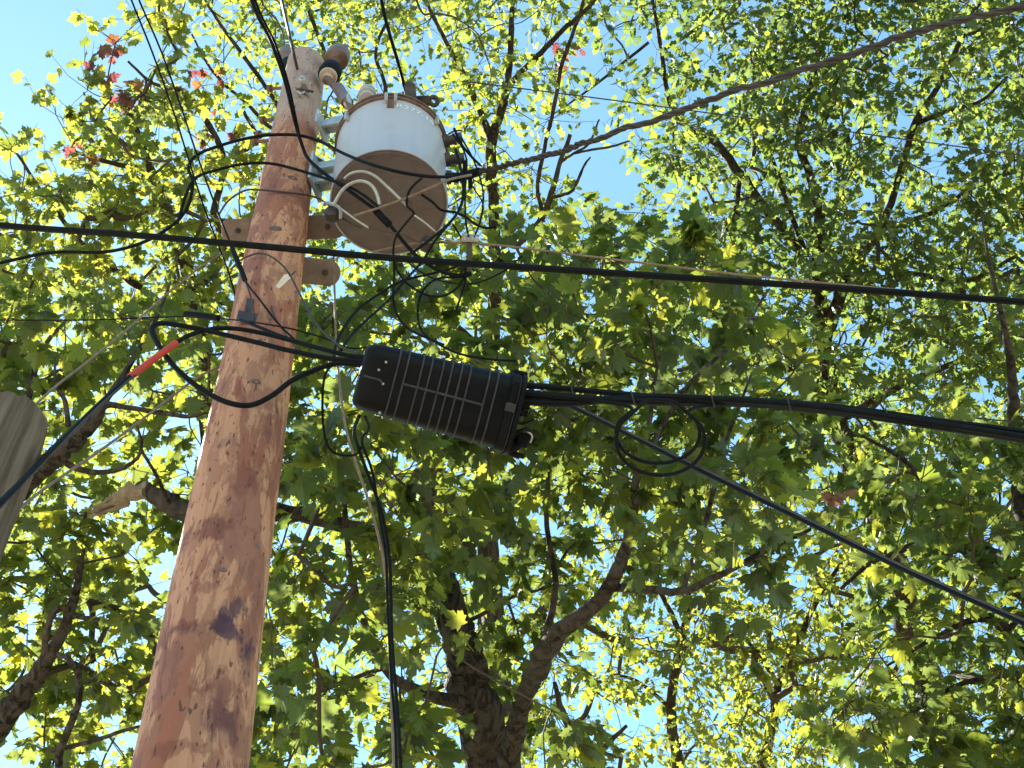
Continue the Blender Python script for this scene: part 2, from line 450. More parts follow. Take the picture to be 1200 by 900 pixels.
# ------------------------------------------------------------------ cross arms behind the pole
def beam(name, label, p, q, h, t, mat):
    """rounded-end timber from p to q"""
    p, q = np.asarray(p), np.asarray(q); X = nrm(q - p); L = np.linalg.norm(q - p)
    Z = nrm((p + q) / 2 - CAM); Y = nrm(np.cross(Z, X)); Z = np.cross(X, Y)
    out = []
    for k in range(9):
        a = math.pi / 2 - math.pi * k / 8
        out.append((L - h * 0.45 + h * 0.45 * math.cos(a), h / 2 * math.sin(a)))
    out += [(0.03, -h / 2), (0, -h / 2 + 0.03), (0, h / 2 - 0.03), (0.03, h / 2)]
    root = empty(name, p, label, 'crossarm')
    MB().extr([p + X * a + Y * b - Z * t / 2 for a, b in out], Z * t).build('timber', mat, root, smooth=False, bevel=0.008)
    for a in (L - 0.09, 0.10):
        c = p + X * a - Z * (t / 2)
        MB().lathe(c + Z * 0.01, c - Z * 0.03, [(0, 0.017), (0.5, 0.017), (0.5, 0.009), (1, 0.009)], 8).build('bolt', M_DARKSTEEL, root)
    return root
beam('crossarm', 'upper brown timber arm behind the pole just below the transformer', P(262, 271, 7.5), P(404, 265, 7.45), 28 / F_PX * 7.45, 0.10, M_BEAM)
beam('crossarm', 'short dark timber arm sticking out right below the upper arm', P(312, 312, 6.95), P(397, 321, 7.1), 31 / F_PX * 7.0, 0.10, M_BEAM)

# ------------------------------------------------------------------ old grey pole at the left edge
op0 = P(1, 504, 3.8)
old = empty('old_pole', (op0[0], op0[1], 0), 'grey weathered cut off wooden pole at the left edge', 'pole')
def old_shaft():
    n, k0 = 48, 60; V = []; H = op0[2]
    for i in range(k0 + 1):
        z = H * i / k0
        for k in range(n):
            th = 2 * math.pi * k / n
            r = (0.150 - 0.018 * (z / H)) * (1 + 0.012 * math.sin(4 * th + 1) + 0.008 * RNG.standard_normal())
            dz = 0
            if i == k0: dz = 0.035 * math.cos(th + 0.3) + 0.004 * RNG.standard_normal(); r *= 0.96
            V.append((op0[0] + r * math.cos(th), op0[1] + r * math.sin(th), z + dz))
    F = [(i * n + k, i * n + (k + 1) % n, (i + 1) * n + (k + 1) % n, (i + 1) * n + k) for i in range(k0) for k in range(n)]
    F += [tuple(range(n - 1, -1, -1)), tuple(k0 * n + k for k in range(n))]
    MB().add(V, F).build('shaft', M_OLD, old)
    a, b = P(22, 598, 3.22), P(-3, 604, 3.15)
    MB().lathe(P(12, 600, 3.80), P(14, 602, 3.62), [(0, .012), (0.7, .012), (0.7, .024), (1, .022)], 8).build('bolt', M_RUST, old)
old_shaft()

# ------------------------------------------------------------------ transformer
TB = P(456, 238, 7.2)
TR, TH = 0.329, 0.75
Zv = np.array([0, 0, 1.0])
tf = empty('pole_transformer', TB, 'white cylindrical transformer with rusty lid hung on the pole top', 'transformer')
TT = TB + Zv * TH
MB().lathe(TB - Zv * 0.006, TT - Zv * 0.03, [(0.02, TR - 0.006), (0, TR - 0.004), (0, TR + 0.003), (0.02, TR + 0.003), (0.03, TR), (0.5, TR * 0.998), (0.97, TR), (1, TR)], 64).build('tank', M_TANK, tf)
MB().lathe(TB, TB + Zv * 0.02, [(0.1, TR * 0.2), (-0.1, TR * 0.55), (-0.05, TR * 0.8), (0.0, TR - 0.035), (-0.25, TR - 0.024), (0.0, TR - 0.009), (0.6, TR - 0.009)], 64).build('bottom_plate', M_SHADED_BOTTOM, tf)
MB().lathe(TT - Zv * 0.05, TT + Zv * 0.07, [(0, TR + 0.004), (0.03, TR + 0.013), (0.22, TR + 0.013), (0.25, TR + 0.006), (0.38, TR + 0.006), (0.4, TR + 0.016), (0.55, TR + 0.016), (0.62, TR * 0.97), (0.85, TR * 0.6), (1, TR * 0.1)], 64).build('lid', M_RUST, tf)
def tdir(u, v):
    """horizontal unit vector from the tank's axis towards the point seen at a pixel, at the tank's own distance"""
    a = P(u, v, 7.5) - TB; a[2] = 0; return nrm(a)
ca = CAM - TB; ca[2] = 0; ca = nrm(ca)                # towards the viewer
cr = np.array([-ca[1], ca[0], 0])                     # to the viewer's right
if cr @ _RX < 0: cr = -cr
def trad(deg): a = R(deg); return ca * math.cos(a) + cr * math.sin(a)
# lifting lug on the lid: two straps with eyes, back right
def strap(c, X, Y, L, w, t, name):
    Z = np.cross(X, Y); out = [(0, -w), (0, w)]
    for k in range(7):
        a = math.pi / 2 - math.pi * k / 6; out.append((L + w * math.cos(a), w * math.sin(a)))
    return MB().extr([c + X * a + Y * b - Z * t / 2 for a, b in out], Z * t).build(name, M_DARKSTEEL, tf, smooth=False, bevel=0.004)
lc = TT + trad(35) * (TR + 0.01)
strap(P(482, 118, 7.75), nrm(P(480, 96, 7.8) - P(482, 118, 7.75)), nrm(P(492, 118, 7.75) - P(482, 118, 7.75)), 0.10, 0.034, 0.03, 'lifting_lug')
def eye_lug():
    m = MB(); c = P(508, 118.5, 7.8); X = nrm(P(510, 118, 7.8) - P(500, 118, 7.8)); Y = nrm(np.cross(nrm(c - CAM), X))
    ring = [c + 0.026 * (math.cos(a) * X + math.sin(a) * Y) for a in np.linspace(0, 2 * math.pi, 17)]
    m.tube(ring, 0.014, 8, cap=False)
    a0 = P(482, 119, 7.8)
    m.box((a0 + c - X * 0.03) / 2, (c - X * 0.03 - a0) / 2, Y * 0.033, nrm(c - CAM) * 0.014)
    m.build('lifting_eye', M_DARKSTEEL, tf)
eye_lug()
# hanger tabs and clips on the rim
for deg, w in ((2, 0.02), (-7, 0.02), (50, 0.016), (-52, 0.018)):
    e = trad(deg); t_ = np.cross(Zv, e)
    MB().box(TT - Zv * 0.065 + e * (TR + 0.014), t_ * w / 2, Zv * 0.055, e * 0.016).build('rim_clip', M_ALWIRE, tf, smooth=False, bevel=0.004)
MB().box(TT - Zv * 0.12 + trad(-2.5) * (TR + 0.003), np.cross(Zv, trad(-2.5)) * 0.02, Zv * 0.06, trad(-2.5) * 0.005).build('rust_plate', M_RUST, tf, smooth=False)
# small bushing on the lid
bp = P(430, 116, 7.85)
MB().lathe(bp, bp + Zv * 0.16, [(0, .045), (.2, .045), (.22, .06), (.34, .06), (.36, .042), (.5, .042), (.52, .056), (.64, .056), (.66, .038), (.95, .034), (1, .02)], 16).build('bushing', simple('grey_porcelain', (0.45, 0.43, 0.43), (0.55, 0.53, 0.52), 8, 0.35), tf)
# low voltage terminals on the right flank
for i, (deg, dz) in enumerate(((72, -0.10), (80, -0.26), (88, -0.40))):
    e = trad(deg); c = TT + Zv * dz + e * TR
    MB().lathe(c - e * 0.01, c + e * 0.10, [(0, .042), (.35, .042), (.36, .03), (.6, .03), (.62, .036), (.75, .036), (.76, .018), (1, .018)], 12).build('terminal', M_DARKSTEEL, tf)
    MB().box(c + e * 0.095, e * 0.016, np.cross(Zv, e) * 0.022, Zv * 0.036).build('terminal_clamp', M_DARKSTEEL, tf, smooth=False, bevel=0.004)
# rust runs are in the enamel; drain and ground lug under the tank
c = P(500, 287, 7.0)
MB().lathe(c + Zv * 0.06, c - Zv * 0.03, [(0, .03), (.5, .03), (.5, .042), (.9, .042), (1, .03)], 6).build('drain_plug', M_DARKSTEEL, tf)
# steel brackets between pole and tank
def bracket(v, u0, u1, d, h):
    a, b = P(u0, v, d), P(u1, v - 6, d - 0.05); X = nrm(b - a); Y = Zv; Z = nrm(np.cross(X, Y))
    m = MB()
    m.box((a + b) / 2, (b - a) / 2, Y * h, Z * 0.010)
    m.box((a + b) / 2 + Y * h - Z * 0.04, (b - a) / 2 * 0.98, Y * 0.008, Z * 0.05)
    m.box(a - Z * 0.02, X * 0.010, Y * (h + 0.05), Z * 0.09)
    m.build('mounting_bracket', M_GALV, tf, smooth=False, bevel=0.003)
bracket(146, 376, 403, 8.15, 0.045)
bracket(196, 370, 404, 7.72, 0.04)
bracket(212, 368, 400, 7.6, 0.03)
# faint stencilled characters on the enamel, bent round the tank
def stencil(text):
    cu = bpy.data.curves.new('lettering', 'FONT'); cu.body = text; cu.size = 0.075; cu.align_x = 'CENTER'; cu.fill_mode = 'FRONT'
    o = bpy.data.objects.new('lettering', cu); COL.objects.link(o)
    dg = bpy.context.evaluated_depsgraph_get()
    me = bpy.data.meshes.new_from_object(o.evaluated_get(dg)); bpy.data.objects.remove(o)
    V = np.array([v.co[:] for v in me.vertices]); Fc = [tuple(p.vertices) for p in me.polygons]
    W = []
    for x, y, z in V:
        e = trad(25 + math.degrees(x / TR)); W.append(TT - Zv * 0.165 + Zv * y + e * (TR + 0.0035))
    MB().add(W, Fc).build('lettering', M_WHITE, tf, smooth=False)
    bpy.data.meshes.remove(me)
stencil('R277-18')

# ------------------------------------------------------------------ insulators on the pole head
A, B = P(398, 62, 9.35), P(383, 93, 8.85)
k = 9.1 / F_PX
fc = empty('fuse_cutout', A, 'brown porcelain fuse cutout with black collar between the pole top and tank', 'insulator')
MB().lathe(A + (A - B) * 0.05, A + (B - A) * 0.5, [(0, 5 * k), (0.06, 10 * k), (.2, 14 * k), (.5, 15 * k), (.62, 14 * k), (.66, 6 * k), (1, 5 * k)], 24).build('porcelain_bell', M_PORC, fc)
MB().lathe(A + (B - A) * 0.60, A + (B - A) * 0.88, [(0, 9 * k), (0.2, 12.6 * k), (.8, 13.2 * k), (1, 11.5 * k)], 24).build('collar', M_RUBBER, fc)
MB().lathe(A + (B - A) * 0.86, A + (B - A) * 1.0, [(0, 10.5 * k), (.3, 10.5 * k), (.5, 9.5 * k), (.55, 6 * k), (1, 5 * k)], 24).build('ceramic_ring', M_PORCTAN, fc)
MB().lathe(A + (B - A) * 0.95, A + (B - A) * 1.08, [(0, 5 * k), (.5, 5 * k), (1, 3 * k)], 12).build('socket_cap', M_RUST, fc)
arm = MB()
arm.tube(smooth([P(385, 93, 8.8), P(394, 104, 8.6), P(404, 116, 8.4), P(410, 128, 8.15), P(412, 140, 7.85)]), 4.2 * k, 8)
arm.build('arm', M_RUST, fc)
MB().tube(smooth([P(396, 103, 8.6), P(402, 112, 8.5), P(407, 121, 8.35)]), 7 * k, 8).build('arm_housing', M_PORC, fc)
MB().tube([P(408, 112, 8.35), P(410, 125, 8.2), P(412, 133, 8.0)], 2.6 * k, 8).build('pin', M_ALWIRE, fc)
m = MB()
m.tube(smooth([P(405, 132, 7.8), P(413, 141, 7.75), P(420, 146, 7.72)]), 2.6 * k, 6)
m.tube(smooth([P(420, 136, 7.8), P(412, 143, 7.75), P(411, 151, 7.7)]), 2.6 * k, 6)
m.build('jaw', M_DARKSTEEL, fc)

A, B = P(336, 60, 9.85), P(341, 86, 9.45)
k = 9.7 / F_PX
ins = empty('bell_insulator', A, 'brown bell insulator half hidden behind the left of the pole top', 'insulator')
MB().lathe(A, A + (B - A) * 0.55, [(0, 6 * k), (.15, 10 * k), (.7, 11 * k), (.85, 9 * k), (1, 5 * k)], 24).build('porcelain_bell', M_PORC, ins)
MB().lathe(A + (B - A) * 0.5, A + (B - A) * 0.95, [(0, 5 * k), (.2, 9.5 * k), (.8, 9 * k), (1, 5 * k)], 24).build('collar', M_RUBBER, ins)
MB().tube([P(337, 92, 9.4), P(345, 72, 9.5)], 2.4 * k, 8).build('bracket', M_GALV, ins)

q = pole_front(354, 92, 0.03); q2 = pole_front(355, 105, 0.03)
dc = empty('dead_end_clamp', q2, 'rusty steel dead end clamp on the front of the pole top', 'clamp')
Z = nrm(q - CAM); X = nrm(np.cross(AX, Z)); k = 9.0 / F_PX
if X @ _RX < 0: X = -X
pl = [q2 + X * a * k + AX * b * k * 1.8 for a, b in ((-5, 0), (6, 0), (5, 5), (2.5, 11), (-1.5, 11), (-3, 5))]
MB().extr(pl, -Z * 0.03).build('wedge', M_RUST, dc, smooth=False, bevel=0.004)
MB().tube(smooth([q2 - X * 7 * k - AX * 0.03 + Z * .03, q2 - X * 3 * k - Z * 0.02, q2 + X * 4 * k - Z * 0.03, q2 + X * 11 * k + Z * 0.01]), 1.7 * k, 6).build('shackle', M_DARKSTEEL, dc)
MB().tube([q + X * (3.4 * k * math.cos(a)) - Z * 0.04 + AX * (6.5 * k * math.sin(a)) for a in np.linspace(0, 2 * math.pi, 13)], 1.1 * k, 6, cap=False).build('thimble', M_GALV, dc)
MB().tube(smooth([q2 - X * 6 * k - AX * 0.05, q2 - X * 1 * k - AX * 0.08 - Z * 0.03, q2 + X * 2 * k - AX * 0.03 - Z * 0.02]), 1.2 * k, 6).build('hook', M_ALWIRE, dc)

# ------------------------------------------------------------------ cables and wires
def path(pts, n=6): return smooth([P(*p) for p in pts], n)
def wpx(w, d): return w / 2 / F_PX * d

def wire(name, label, cat, pts, w, mat, group=None, n=6, sides=8):
    pp = path(pts, n)
    ds = smooth([[p[2]] for p in pts], n)[:, 0]
    r = wpx(w, ds.mean())
    o = MB().tube(pp, r, sides).build(name, mat, None, loc=pp[0])
    return tag(o, label, cat, group)

def twisted(root, pp, R_, rs, turns, mats, name, n=6):
    T, N, B = frames(pp); ph = np.linspace(0, 2 * math.pi * turns, len(pp))
    for k_, m_ in enumerate(mats):
        a = ph + 2 * math.pi * k_ / len(mats)
        MB().tube(pp + R_ * (np.cos(a)[:, None] * N + np.sin(a)[:, None] * B), rs, n).build(name, m_, root)

wire('overhead_cable', 'thick black cable running straight across the photo in front of the pole', 'cable',
     [(-1500, 120, 7.1), (-260, 239, 6.5), (0, 264, 6.35), (150, 275, 6.25), (300, 288, 6.2), (480, 304, 6.15), (750, 322, 6.1), (1000, 339, 6.05), (1200, 354, 6.0), (1460, 374, 5.95), (3200, 520, 5.6)], 8.2, M_RUBBER)
wire('tan_wire', 'thin tan wire just above the thick black cable right of the transformer', 'wire',
     [(437, 295, 6.9), (488, 285, 6.85), (545, 285, 6.8), (590, 288, 6.8), (720, 304, 6.75), (860, 321, 6.7), (960, 331, 6.65), (1100, 344, 6.6), (1230, 357, 6.6), (1460, 380, 6.5), (3200, 560, 6.0)], 2.6, M_TANWIRE)

# closure -------------------------------------------------------------
CA, CB = P(421, 439, 5.12), P(603, 486, 5.22)
cx = nrm(CB - CA); CL = np.linalg.norm(CB - CA)
cz = nrm((CA + CB) / 2 - CAM); cy = nrm(np.cross(cz, cx)); cz = np.cross(cx, cy)
if cy[2] < 0: cy = -cy
hh0, tt0 = 85 / 2 / F_PX * 5.17, 0.115
def sect(t, s, lift=0.0, n=28):
    c = CA + cx * (CL * t); gr = 0.93 + 0.13 * t
    out = []
    for k_ in range(n):
        a = 2 * math.pi * k_ / n; ca_, sa = math.cos(a), math.sin(a); e = 0.5
        out.append(c + cy * (hh0 * gr * s + lift) * math.copysign(abs(sa) ** e, sa) + cz * (tt0 * s + lift) * math.copysign(abs(ca_) ** e, ca_))
    return out
def loft(secs):
    n = len(secs[0]); V = [p for s_ in secs for p in s_]; m = len(secs)
    F = [(i * n + k_, i * n + (k_ + 1) % n, (i + 1) * n + (k_ + 1) % n, (i + 1) * n + k_) for i in range(m - 1) for k_ in range(n)]
    F += [tuple(range(n - 1, -1, -1)), tuple((m - 1) * n + k_ for k_ in range(n))]
    return MB().add(V, F)
clo = empty('splice_closure', CA, 'black ribbed plastic splice closure hanging in the middle between cables', 'splice closure')
loft([sect(0.0, 0.80), sect(0.012, 0.90), sect(0.04, 0.965), sect(0.09, 1.0), sect(0.91, 1.0)]).build('body', M_PLASTIC, clo)
for t in (0.205, 0.26, 0.35, 0.405, 0.475, 0.53, 0.59, 0.645, 0.765, 0.82):
    loft([sect(t - 0.006, 1.0, -0.002), sect(t - 0.005, 1.0, 0.006), sect(t + 0.005, 1.0, 0.006), sect(t + 0.006, 1.0, -0.002)]).build('rib', M_RIB, clo)
loft([sect(0.905, 1.0, -0.004), sect(0.908, 1.0, 0.010), sect(0.955, 1.0, 0.012), sect(0.957, 1.0, 0.004), sect(0.972, 1.0, 0.004), sect(0.974, 1.0, 0.014), sect(1.0, 1.0, 0.014), sect(1.004, 1.0, 0.0)]).build('end_cap', M_PLASTIC, clo)
loft([sect(0.960, 1.0, 0.003), sect(0.961, 1.0, 0.0075), sect(0.967, 1.0, 0.0075), sect(0.968, 1.0, 0.003)]).build('clamp_band', M_RIB, clo)
f0 = -cz * (tt0 + 0.002)
def on_closure(t, h): return CA + cx * (CL * t) + cy * hh0 * h + f0
MB().tube([on_closure(0.26, 0.05), on_closure(0.5, 0.05), on_closure(0.76, 0.04)], 0.0055, 6).build('seam', M_RIB, clo)
MB().tube([on_closure(0.02, 0.0) + cz * .01, on_closure(0.12, 0.0), on_closure(0.15, -0.1)], 0.005, 6).build('seam', M_RIB, clo)
for t, h in ((0.13, 0.5), (0.10, 0.25), (0.145, -0.08), (0.17, -0.85)):
    q = on_closure(t, h); MB().lathe(q + cz * .01, q - cz * 0.006, [(0, .005), (.7, .006), (1, .003)], 8).build('screw', M_ALWIRE, clo)
# latch block and moulding marks on the end cap
q = on_closure(0.93, 0.16) - cz * 0.012
MB().box(q, cx * 0.020, cy * 0.018, cz * 0.010).build('latch', M_RIB, clo, smooth=False, bevel=0.004)
MB().box(on_closure(0.93, 0.52) - cz * 0.010, cx * 0.011, cy * 0.055, cz * 0.006).build('latch', M_PLASTIC, clo, smooth=False, bevel=0.003)
MB().box(CA + cx * CL * 0.96 + cy * (hh0 * 1.1), cx * 0.03, cy * 0.018, cz * 0.05).build('hanger', M_PLASTIC, clo, smooth=False, bevel=0.006)
m = MB()
for a, b in ((0.55, .022), (0.35, .026), (0.1, .018), (-0.55, .024), (-0.8, .018)):
    c = CB + cy * hh0 * a
    m.lathe(c - cx * 0.02, c + cx * 0.05, [(0, b), (.7, b), (.75, b * .8), (1, b * .8)], 12)
m.build('cable_ports', M_PLASTIC, clo)
m = MB()
m.tube(smooth([CB - cy * hh0 * 0.45, CB - cy * hh0 * 0.5 + cx * 0.06, CB - cy * hh0 * 0.8 + cx * 0.05 - cz * .03, CB - cy * hh0 * 1.02 + cx * 0.01 - cz * .04]), 0.011, 6)
m.tube(smooth([CB - cy * hh0 * 0.6 - cz * .05, CB - cy * hh0 * 0.3 + cx * 0.05 - cz * .05, CB - cy * hh0 * 0.5 + cx * 0.09, CB - cy * hh0 * 0.75 + cx * 0.02]), 0.009, 6)
m.tube(smooth([CB - cy * hh0 * 1.0 - cx * .03, CB - cy * hh0 * 1.06 + cx * 0.03, CB - cy * hh0 * 1.06 + cx * 0.08]), 0.012, 6)
m.tube(smooth([CB - cy * hh0 * 0.2, CB - cy * hh0 * 0.18 + cx * 0.04, CB + cy * hh0 * 0.0 + cx * 0.08]), 0.005, 6)
m.build('stub_cables', M_RUBBER, clo)
MB().box(CB - cy * hh0 * 0.62 + cx * 0.055, cx * 0.025, cy * 0.03, cz * 0.03).build('plug', M_RUBBER, clo, smooth=False, bevel=0.006)
MB().tube(smooth([CB - cy * hh0 * 0.35 + cx * 0.06 - cz * .04, CB - cy * hh0 * 0.45 + cx * 0.085 - cz * .04, CB - cy * hh0 * 0.65 + cx * 0.085 - cz * .04]), 0.004, 6).build('wire_clip', M_ALWIRE, clo)

# bundle of cables right of the closure
bun = empty('cable_bundle', P(604, 462, 5.2), 'bundle of lashed black cables leaving the splice closure to the right', 'cable')
BP = [[(600, 451, 5.22), (650, 454, 5.25), (700, 459, 5.28), (800, 467, 5.3), (900, 470, 5.3), (1000, 479, 5.28), (1100, 493, 5.22), (1210, 508, 5.15), (1460, 551, 5.0), (3200, 851, 4.4)],
      [(600, 459, 5.2), (660, 465, 5.22), (740, 470, 5.26), (850, 471, 5.28), (950, 478, 5.26), (1100, 500, 5.2), (1210, 516, 5.13), (1460, 556, 5.0), (3200, 856, 4.4)],
      [(600, 470, 5.2), (660, 473, 5.22), (700, 470, 5.25), (760, 465, 5.28), (840, 468, 5.26), (950, 476, 5.24), (1100, 497, 5.19), (1210, 514, 5.1), (1460, 554, 4.98), (3200, 854, 4.4)],
      [(600, 463, 5.24), (640, 465, 5.25), (700, 469, 5.27), (800, 472, 5.3), (900, 475, 5.3), (1000, 486, 5.27), (1100, 499, 5.22), (1210, 517, 5.13), (1460, 558, 5.0), (3200, 858, 4.4)]]
for pts, w in zip(BP, (7.2, 9.0, 8.5, 8.0)):
    MB().tube(path(pts), wpx(w, 5.2), 8).build('cable', M_RUBBER, bun)
for u, v in ((626, 461), (672, 464), (742, 467), (835, 468), (925, 475), (1040, 487), (1140, 502)):
    c = P(u, v, 5.26); X = nrm(P(u + 10, v + 1, 5.26) - c); Z = nrm(c - CAM); Y = np.cross(Z, X)
    rg = [c + (0.036 if u < 700 else 0.030) * (math.cos(a) * Y + math.sin(a) * Z) + X * 0.012 * math.cos(a) for a in np.linspace(0, 2 * math.pi, 17)]
    m = MB().tube(rg, 0.0035, 5, cap=False)
    m.build('lashing_wire', M_RIB, bun)

# slack coil hanging from the bundle
coil = [(690, 469, 5.24), (728, 474, 5.18)]
for turn, (cx_, cy_, rx, ry) in enumerate(((771, 508, 49, 35), (774, 515, 52, 40))):
    for q in range(11):
        a = R(-38) - R(284) * q / 10
        coil.append((cx_ + rx * math.sin(a), cy_ - ry * math.cos(a) + (2.0 * turn if math.cos(a) < 0 else 0), 5.17 - 0.012 * turn + 0.05 * math.sin(a)))
    if turn == 0: coil += [(788, 471, 5.2), (760, 469, 5.2)]
coil += [(822, 476, 5.24), (850, 473, 5.27)]
wire('slack_coil', 'looped coil of thin black cable hanging under the cable bundle', 'cable', coil, 4.6, M_RUBBER, n=3)

# cables left of the closure
wire('looped_cable', 'black cable making a wide loop round the left of the pole', 'cable',
     [(426, 428, 5.2), (395, 426, 5.2), (368, 434, 5.15), (342, 446, 5.1), (318, 464, 5.02), (292, 475, 4.98), (262, 470, 4.98), (230, 452, 5.02), (203, 428, 5.08), (185, 403, 5.15), (178, 386, 5.2), (188, 379, 5.25), (215, 382, 5.3), (258, 391, 5.32), (300, 401, 5.3), (340, 411, 5.25), (385, 420, 5.22), (426, 424, 5.2)], 6.3, M_RUBBER)
oc = empty('service_cable', P(152, 442, 4.9), 'black cable with an orange sleeve running down left past the old pole', 'cable')
MB().tube(path([(426, 421, 5.24), (385, 411, 5.3), (345, 400, 5.38), (310, 391, 5.42), (275, 385, 5.4), (245, 386, 5.35), (222, 393, 5.25), (206, 402, 5.15), (180, 421, 5.0), (152, 442, 4.85), (120, 470, 4.55), (90, 499, 4.2), (60, 528, 3.85), (30, 560, 3.45), (0, 590, 3.12), (-70, 660, 2.7), (-200, 790, 2.3)]), 0.0098, 8).build('cable', M_RUBBER, oc)
MB().tube(path([(160, 438, 4.88), (140, 455, 4.72), (120, 473, 4.5), (90, 502, 4.16), (60, 532, 3.82), (30, 563, 3.42), (0, 594, 3.10), (-70, 664, 2.68), (-200, 794, 2.28)]), 0.0050, 8).build('highlight_strand', M_BROWNWIRE, oc)  # lighter brown strand laid in for the highlight along the cable
MB().tube(path([(206, 402, 5.15), (180, 421, 5.0), (152, 442, 4.85)]), 0.0135, 10).build('orange_sleeve', M_ORANGE, oc)
wire('short_jumper', 'black jumper cable above the loop from pole strap to splice closure', 'cable',
     [(282, 375, 5.85), (300, 382, 5.7), (330, 394, 5.55), (370, 407, 5.4), (400, 415, 5.3), (426, 418, 5.24)], 4.5, M_RUBBER)

# secondary and drop wires
sd_ = empty('triplex_service_drop', P(552, 204, 7.5), 'brown twisted triplex cable sweeping from the transformer to the upper right corner', 'cable')
pp = path([(552, 204, 7.5), (585, 193, 7.4), (620, 185, 7.3), (660, 175, 7.2), (700, 162, 7.05), (780, 137, 6.8), (850, 111, 6.6), (960, 75, 6.3), (1080, 36, 6.0), (1210, 2, 5.7), (1400, -45, 5.3), (2600, -330, 4.0)], 14)
pp[1:-1] += np.cumsum(RNG.standard_normal((len(pp) - 2, 3)), 0) * 0.0035
twisted(sd_, pp, 0.0095, 0.0090, 17, (M_BROWNWIRE, M_BROWNWIRE, M_BROWNWIRE), 'strand')
MB().tube(path([(519, 208, 7.35), (535, 208, 7.4), (548, 205, 7.45), (562, 201, 7.5)]), 0.026, 8).build('connector', M_RUBBER, sd_)
MB().box(P(545, 198, 7.4), _RX * 0.014, _UX * 0.05, _F * 0.016).build('connector_block', M_RUBBER, sd_, smooth=False, bevel=0.005)
MB().box(P(551, 214, 7.4), _RX * 0.012, _UX * 0.035, _F * 0.014).build('connector_block', M_RUBBER, sd_, smooth=False, bevel=0.005)

pr = empty('primary_lead', P(295, 0, 6.4), 'pair of black wires from the top edge crossing the pole to the transformer bottom', 'wire')
A1 = [(262, -120, 5.6), (295, 0, 6.4), (318, 50, 6.75), (334, 95, 7.05), (345, 140, 7.3), (354, 170, 7.4), (362, 187, 7.35), (385, 207, 7.2), (404, 220, 7.05), (425, 235, 6.95), (446, 251, 6.85), (462, 270, 6.8), (484, 296, 6.75), (505, 312, 6.75), (530, 322, 6.8), (552, 321, 6.85)]
MB().tube(path(A1), wpx(4.4, 7), 7).build('wire', M_RUBBER, pr)
MB().tube(path([(265, -120, 5.65), (299, 0, 6.43), (322, 50, 6.78), (337, 95, 7.08), (347, 140, 7.3), (354, 172, 7.38)]), wpx(3.0, 7), 6).build('wire', M_RUBBER, pr)
MB().tube(path([(440, 246, 6.87), (448, 255, 6.85), (456, 263, 6.82)]), wpx(9, 6.9), 8).build('splice', M_RUBBER, pr)

wire('neutral_wire', 'dark wire from the top edge to the clamp on the pole front', 'wire',
     [(318, -60, 7.2), (330, 0, 7.9), (339, 40, 8.5), (347, 75, 8.98), (351, 90, 9.1)], 4.0, M_DARKSTEEL)
wire('tank_lead', 'black wire from the top edge down to the transformer lid', 'wire',
     [(438, -70, 7.0), (447, 0, 7.3), (456, 38, 7.5), (465, 68, 7.65), (473, 98, 7.8), (477, 113, 7.85)], 4.2, M_RUBBER)

g = 'wires arching across the pole below its head'
wire('arched_wire', 'upper dark wire arching over the pole and sagging across the white tank', 'wire',
     [(-60, 318, 6.6), (0, 308, 6.7), (60, 296, 6.75), (125, 295, 6.8), (170, 283, 6.85), (203, 263, 6.9), (220, 242, 6.95), (226, 215, 7.0), (221, 196, 7.05), (232, 181, 7.1), (260, 170, 7.2), (290, 162, 7.3), (320, 158, 7.4), (353, 159, 7.4), (380, 168, 7.3), (403, 180, 7.1), (433, 192, 6.85), (470, 202, 6.75), (505, 207, 6.85), (530, 207, 7.2)], 4.0, M_RUBBER, g)
wire('arched_wire', 'lower dark wire arching across the pole to the brown tank bottom', 'wire',
     [(208, 262, 6.9), (218, 228, 6.95), (230, 208, 7.0), (255, 199, 7.1), (287, 192, 7.2), (320, 192, 7.25), (362, 203, 7.2), (404, 217, 7.0), (425, 228, 6.92), (444, 243, 6.84)], 3.6, M_RUBBER, g)
wire('ring_wire', 'thin brown wire wrapped across the pole level with the tank bottom', 'wire',
     [(256, 252, 7.2), (268, 235, 7.2), (288, 223, 7.2), (310, 223, 7.2), (340, 226, 7.2), (366, 230, 7.3), (382, 238, 7.3), (396, 252, 7.1), (412, 262, 6.95), (424, 267, 6.9)], 2.4, M_BROWNWIRE)
g = 'thin wires slanting from the upper left corner'
wire('thin_wire', 'left one of two thin wires slanting down from the top left to the pole', 'wire',
     [(140, -40, 6.0), (154, 0, 6.2), (178, 60, 6.35), (203, 130, 6.5), (222, 190, 6.6), (238, 240, 6.65), (255, 285, 6.7), (268, 320, 6.7), (277, 352, 6.65), (281, 378, 6.4)], 2.3, M_RUBBER, g)
sw = empty('thin_wire', P(163, 0, 6.1), 'right one of two thin wires, with a black splice beside the pole', 'wire', g)
MB().tube(path([(150, -40, 5.9), (163, 0, 6.1), (188, 58, 6.3), (212, 125, 6.45), (232, 185, 6.5), (252, 240, 6.5), (270, 285, 6.45), (286, 326, 6.2), (305, 352, 5.85), (325, 378, 5.7), (345, 398, 5.55)]), wpx(2.4, 6.3), 6).build('wire', M_RUBBER, sw)
MB().tube(path([(272, 291, 6.42), (280, 310, 6.3), (287, 328, 6.2)]), wpx(6, 6.4), 8).build('splice', M_RUBBER, sw)
MB().tube(path([(287, 328, 6.18), (293, 345, 6.05), (297, 362, 5.95), (298, 374, 5.9)]), wpx(2.2, 6.2), 6).build('wire', M_BROWNWIRE, sw)

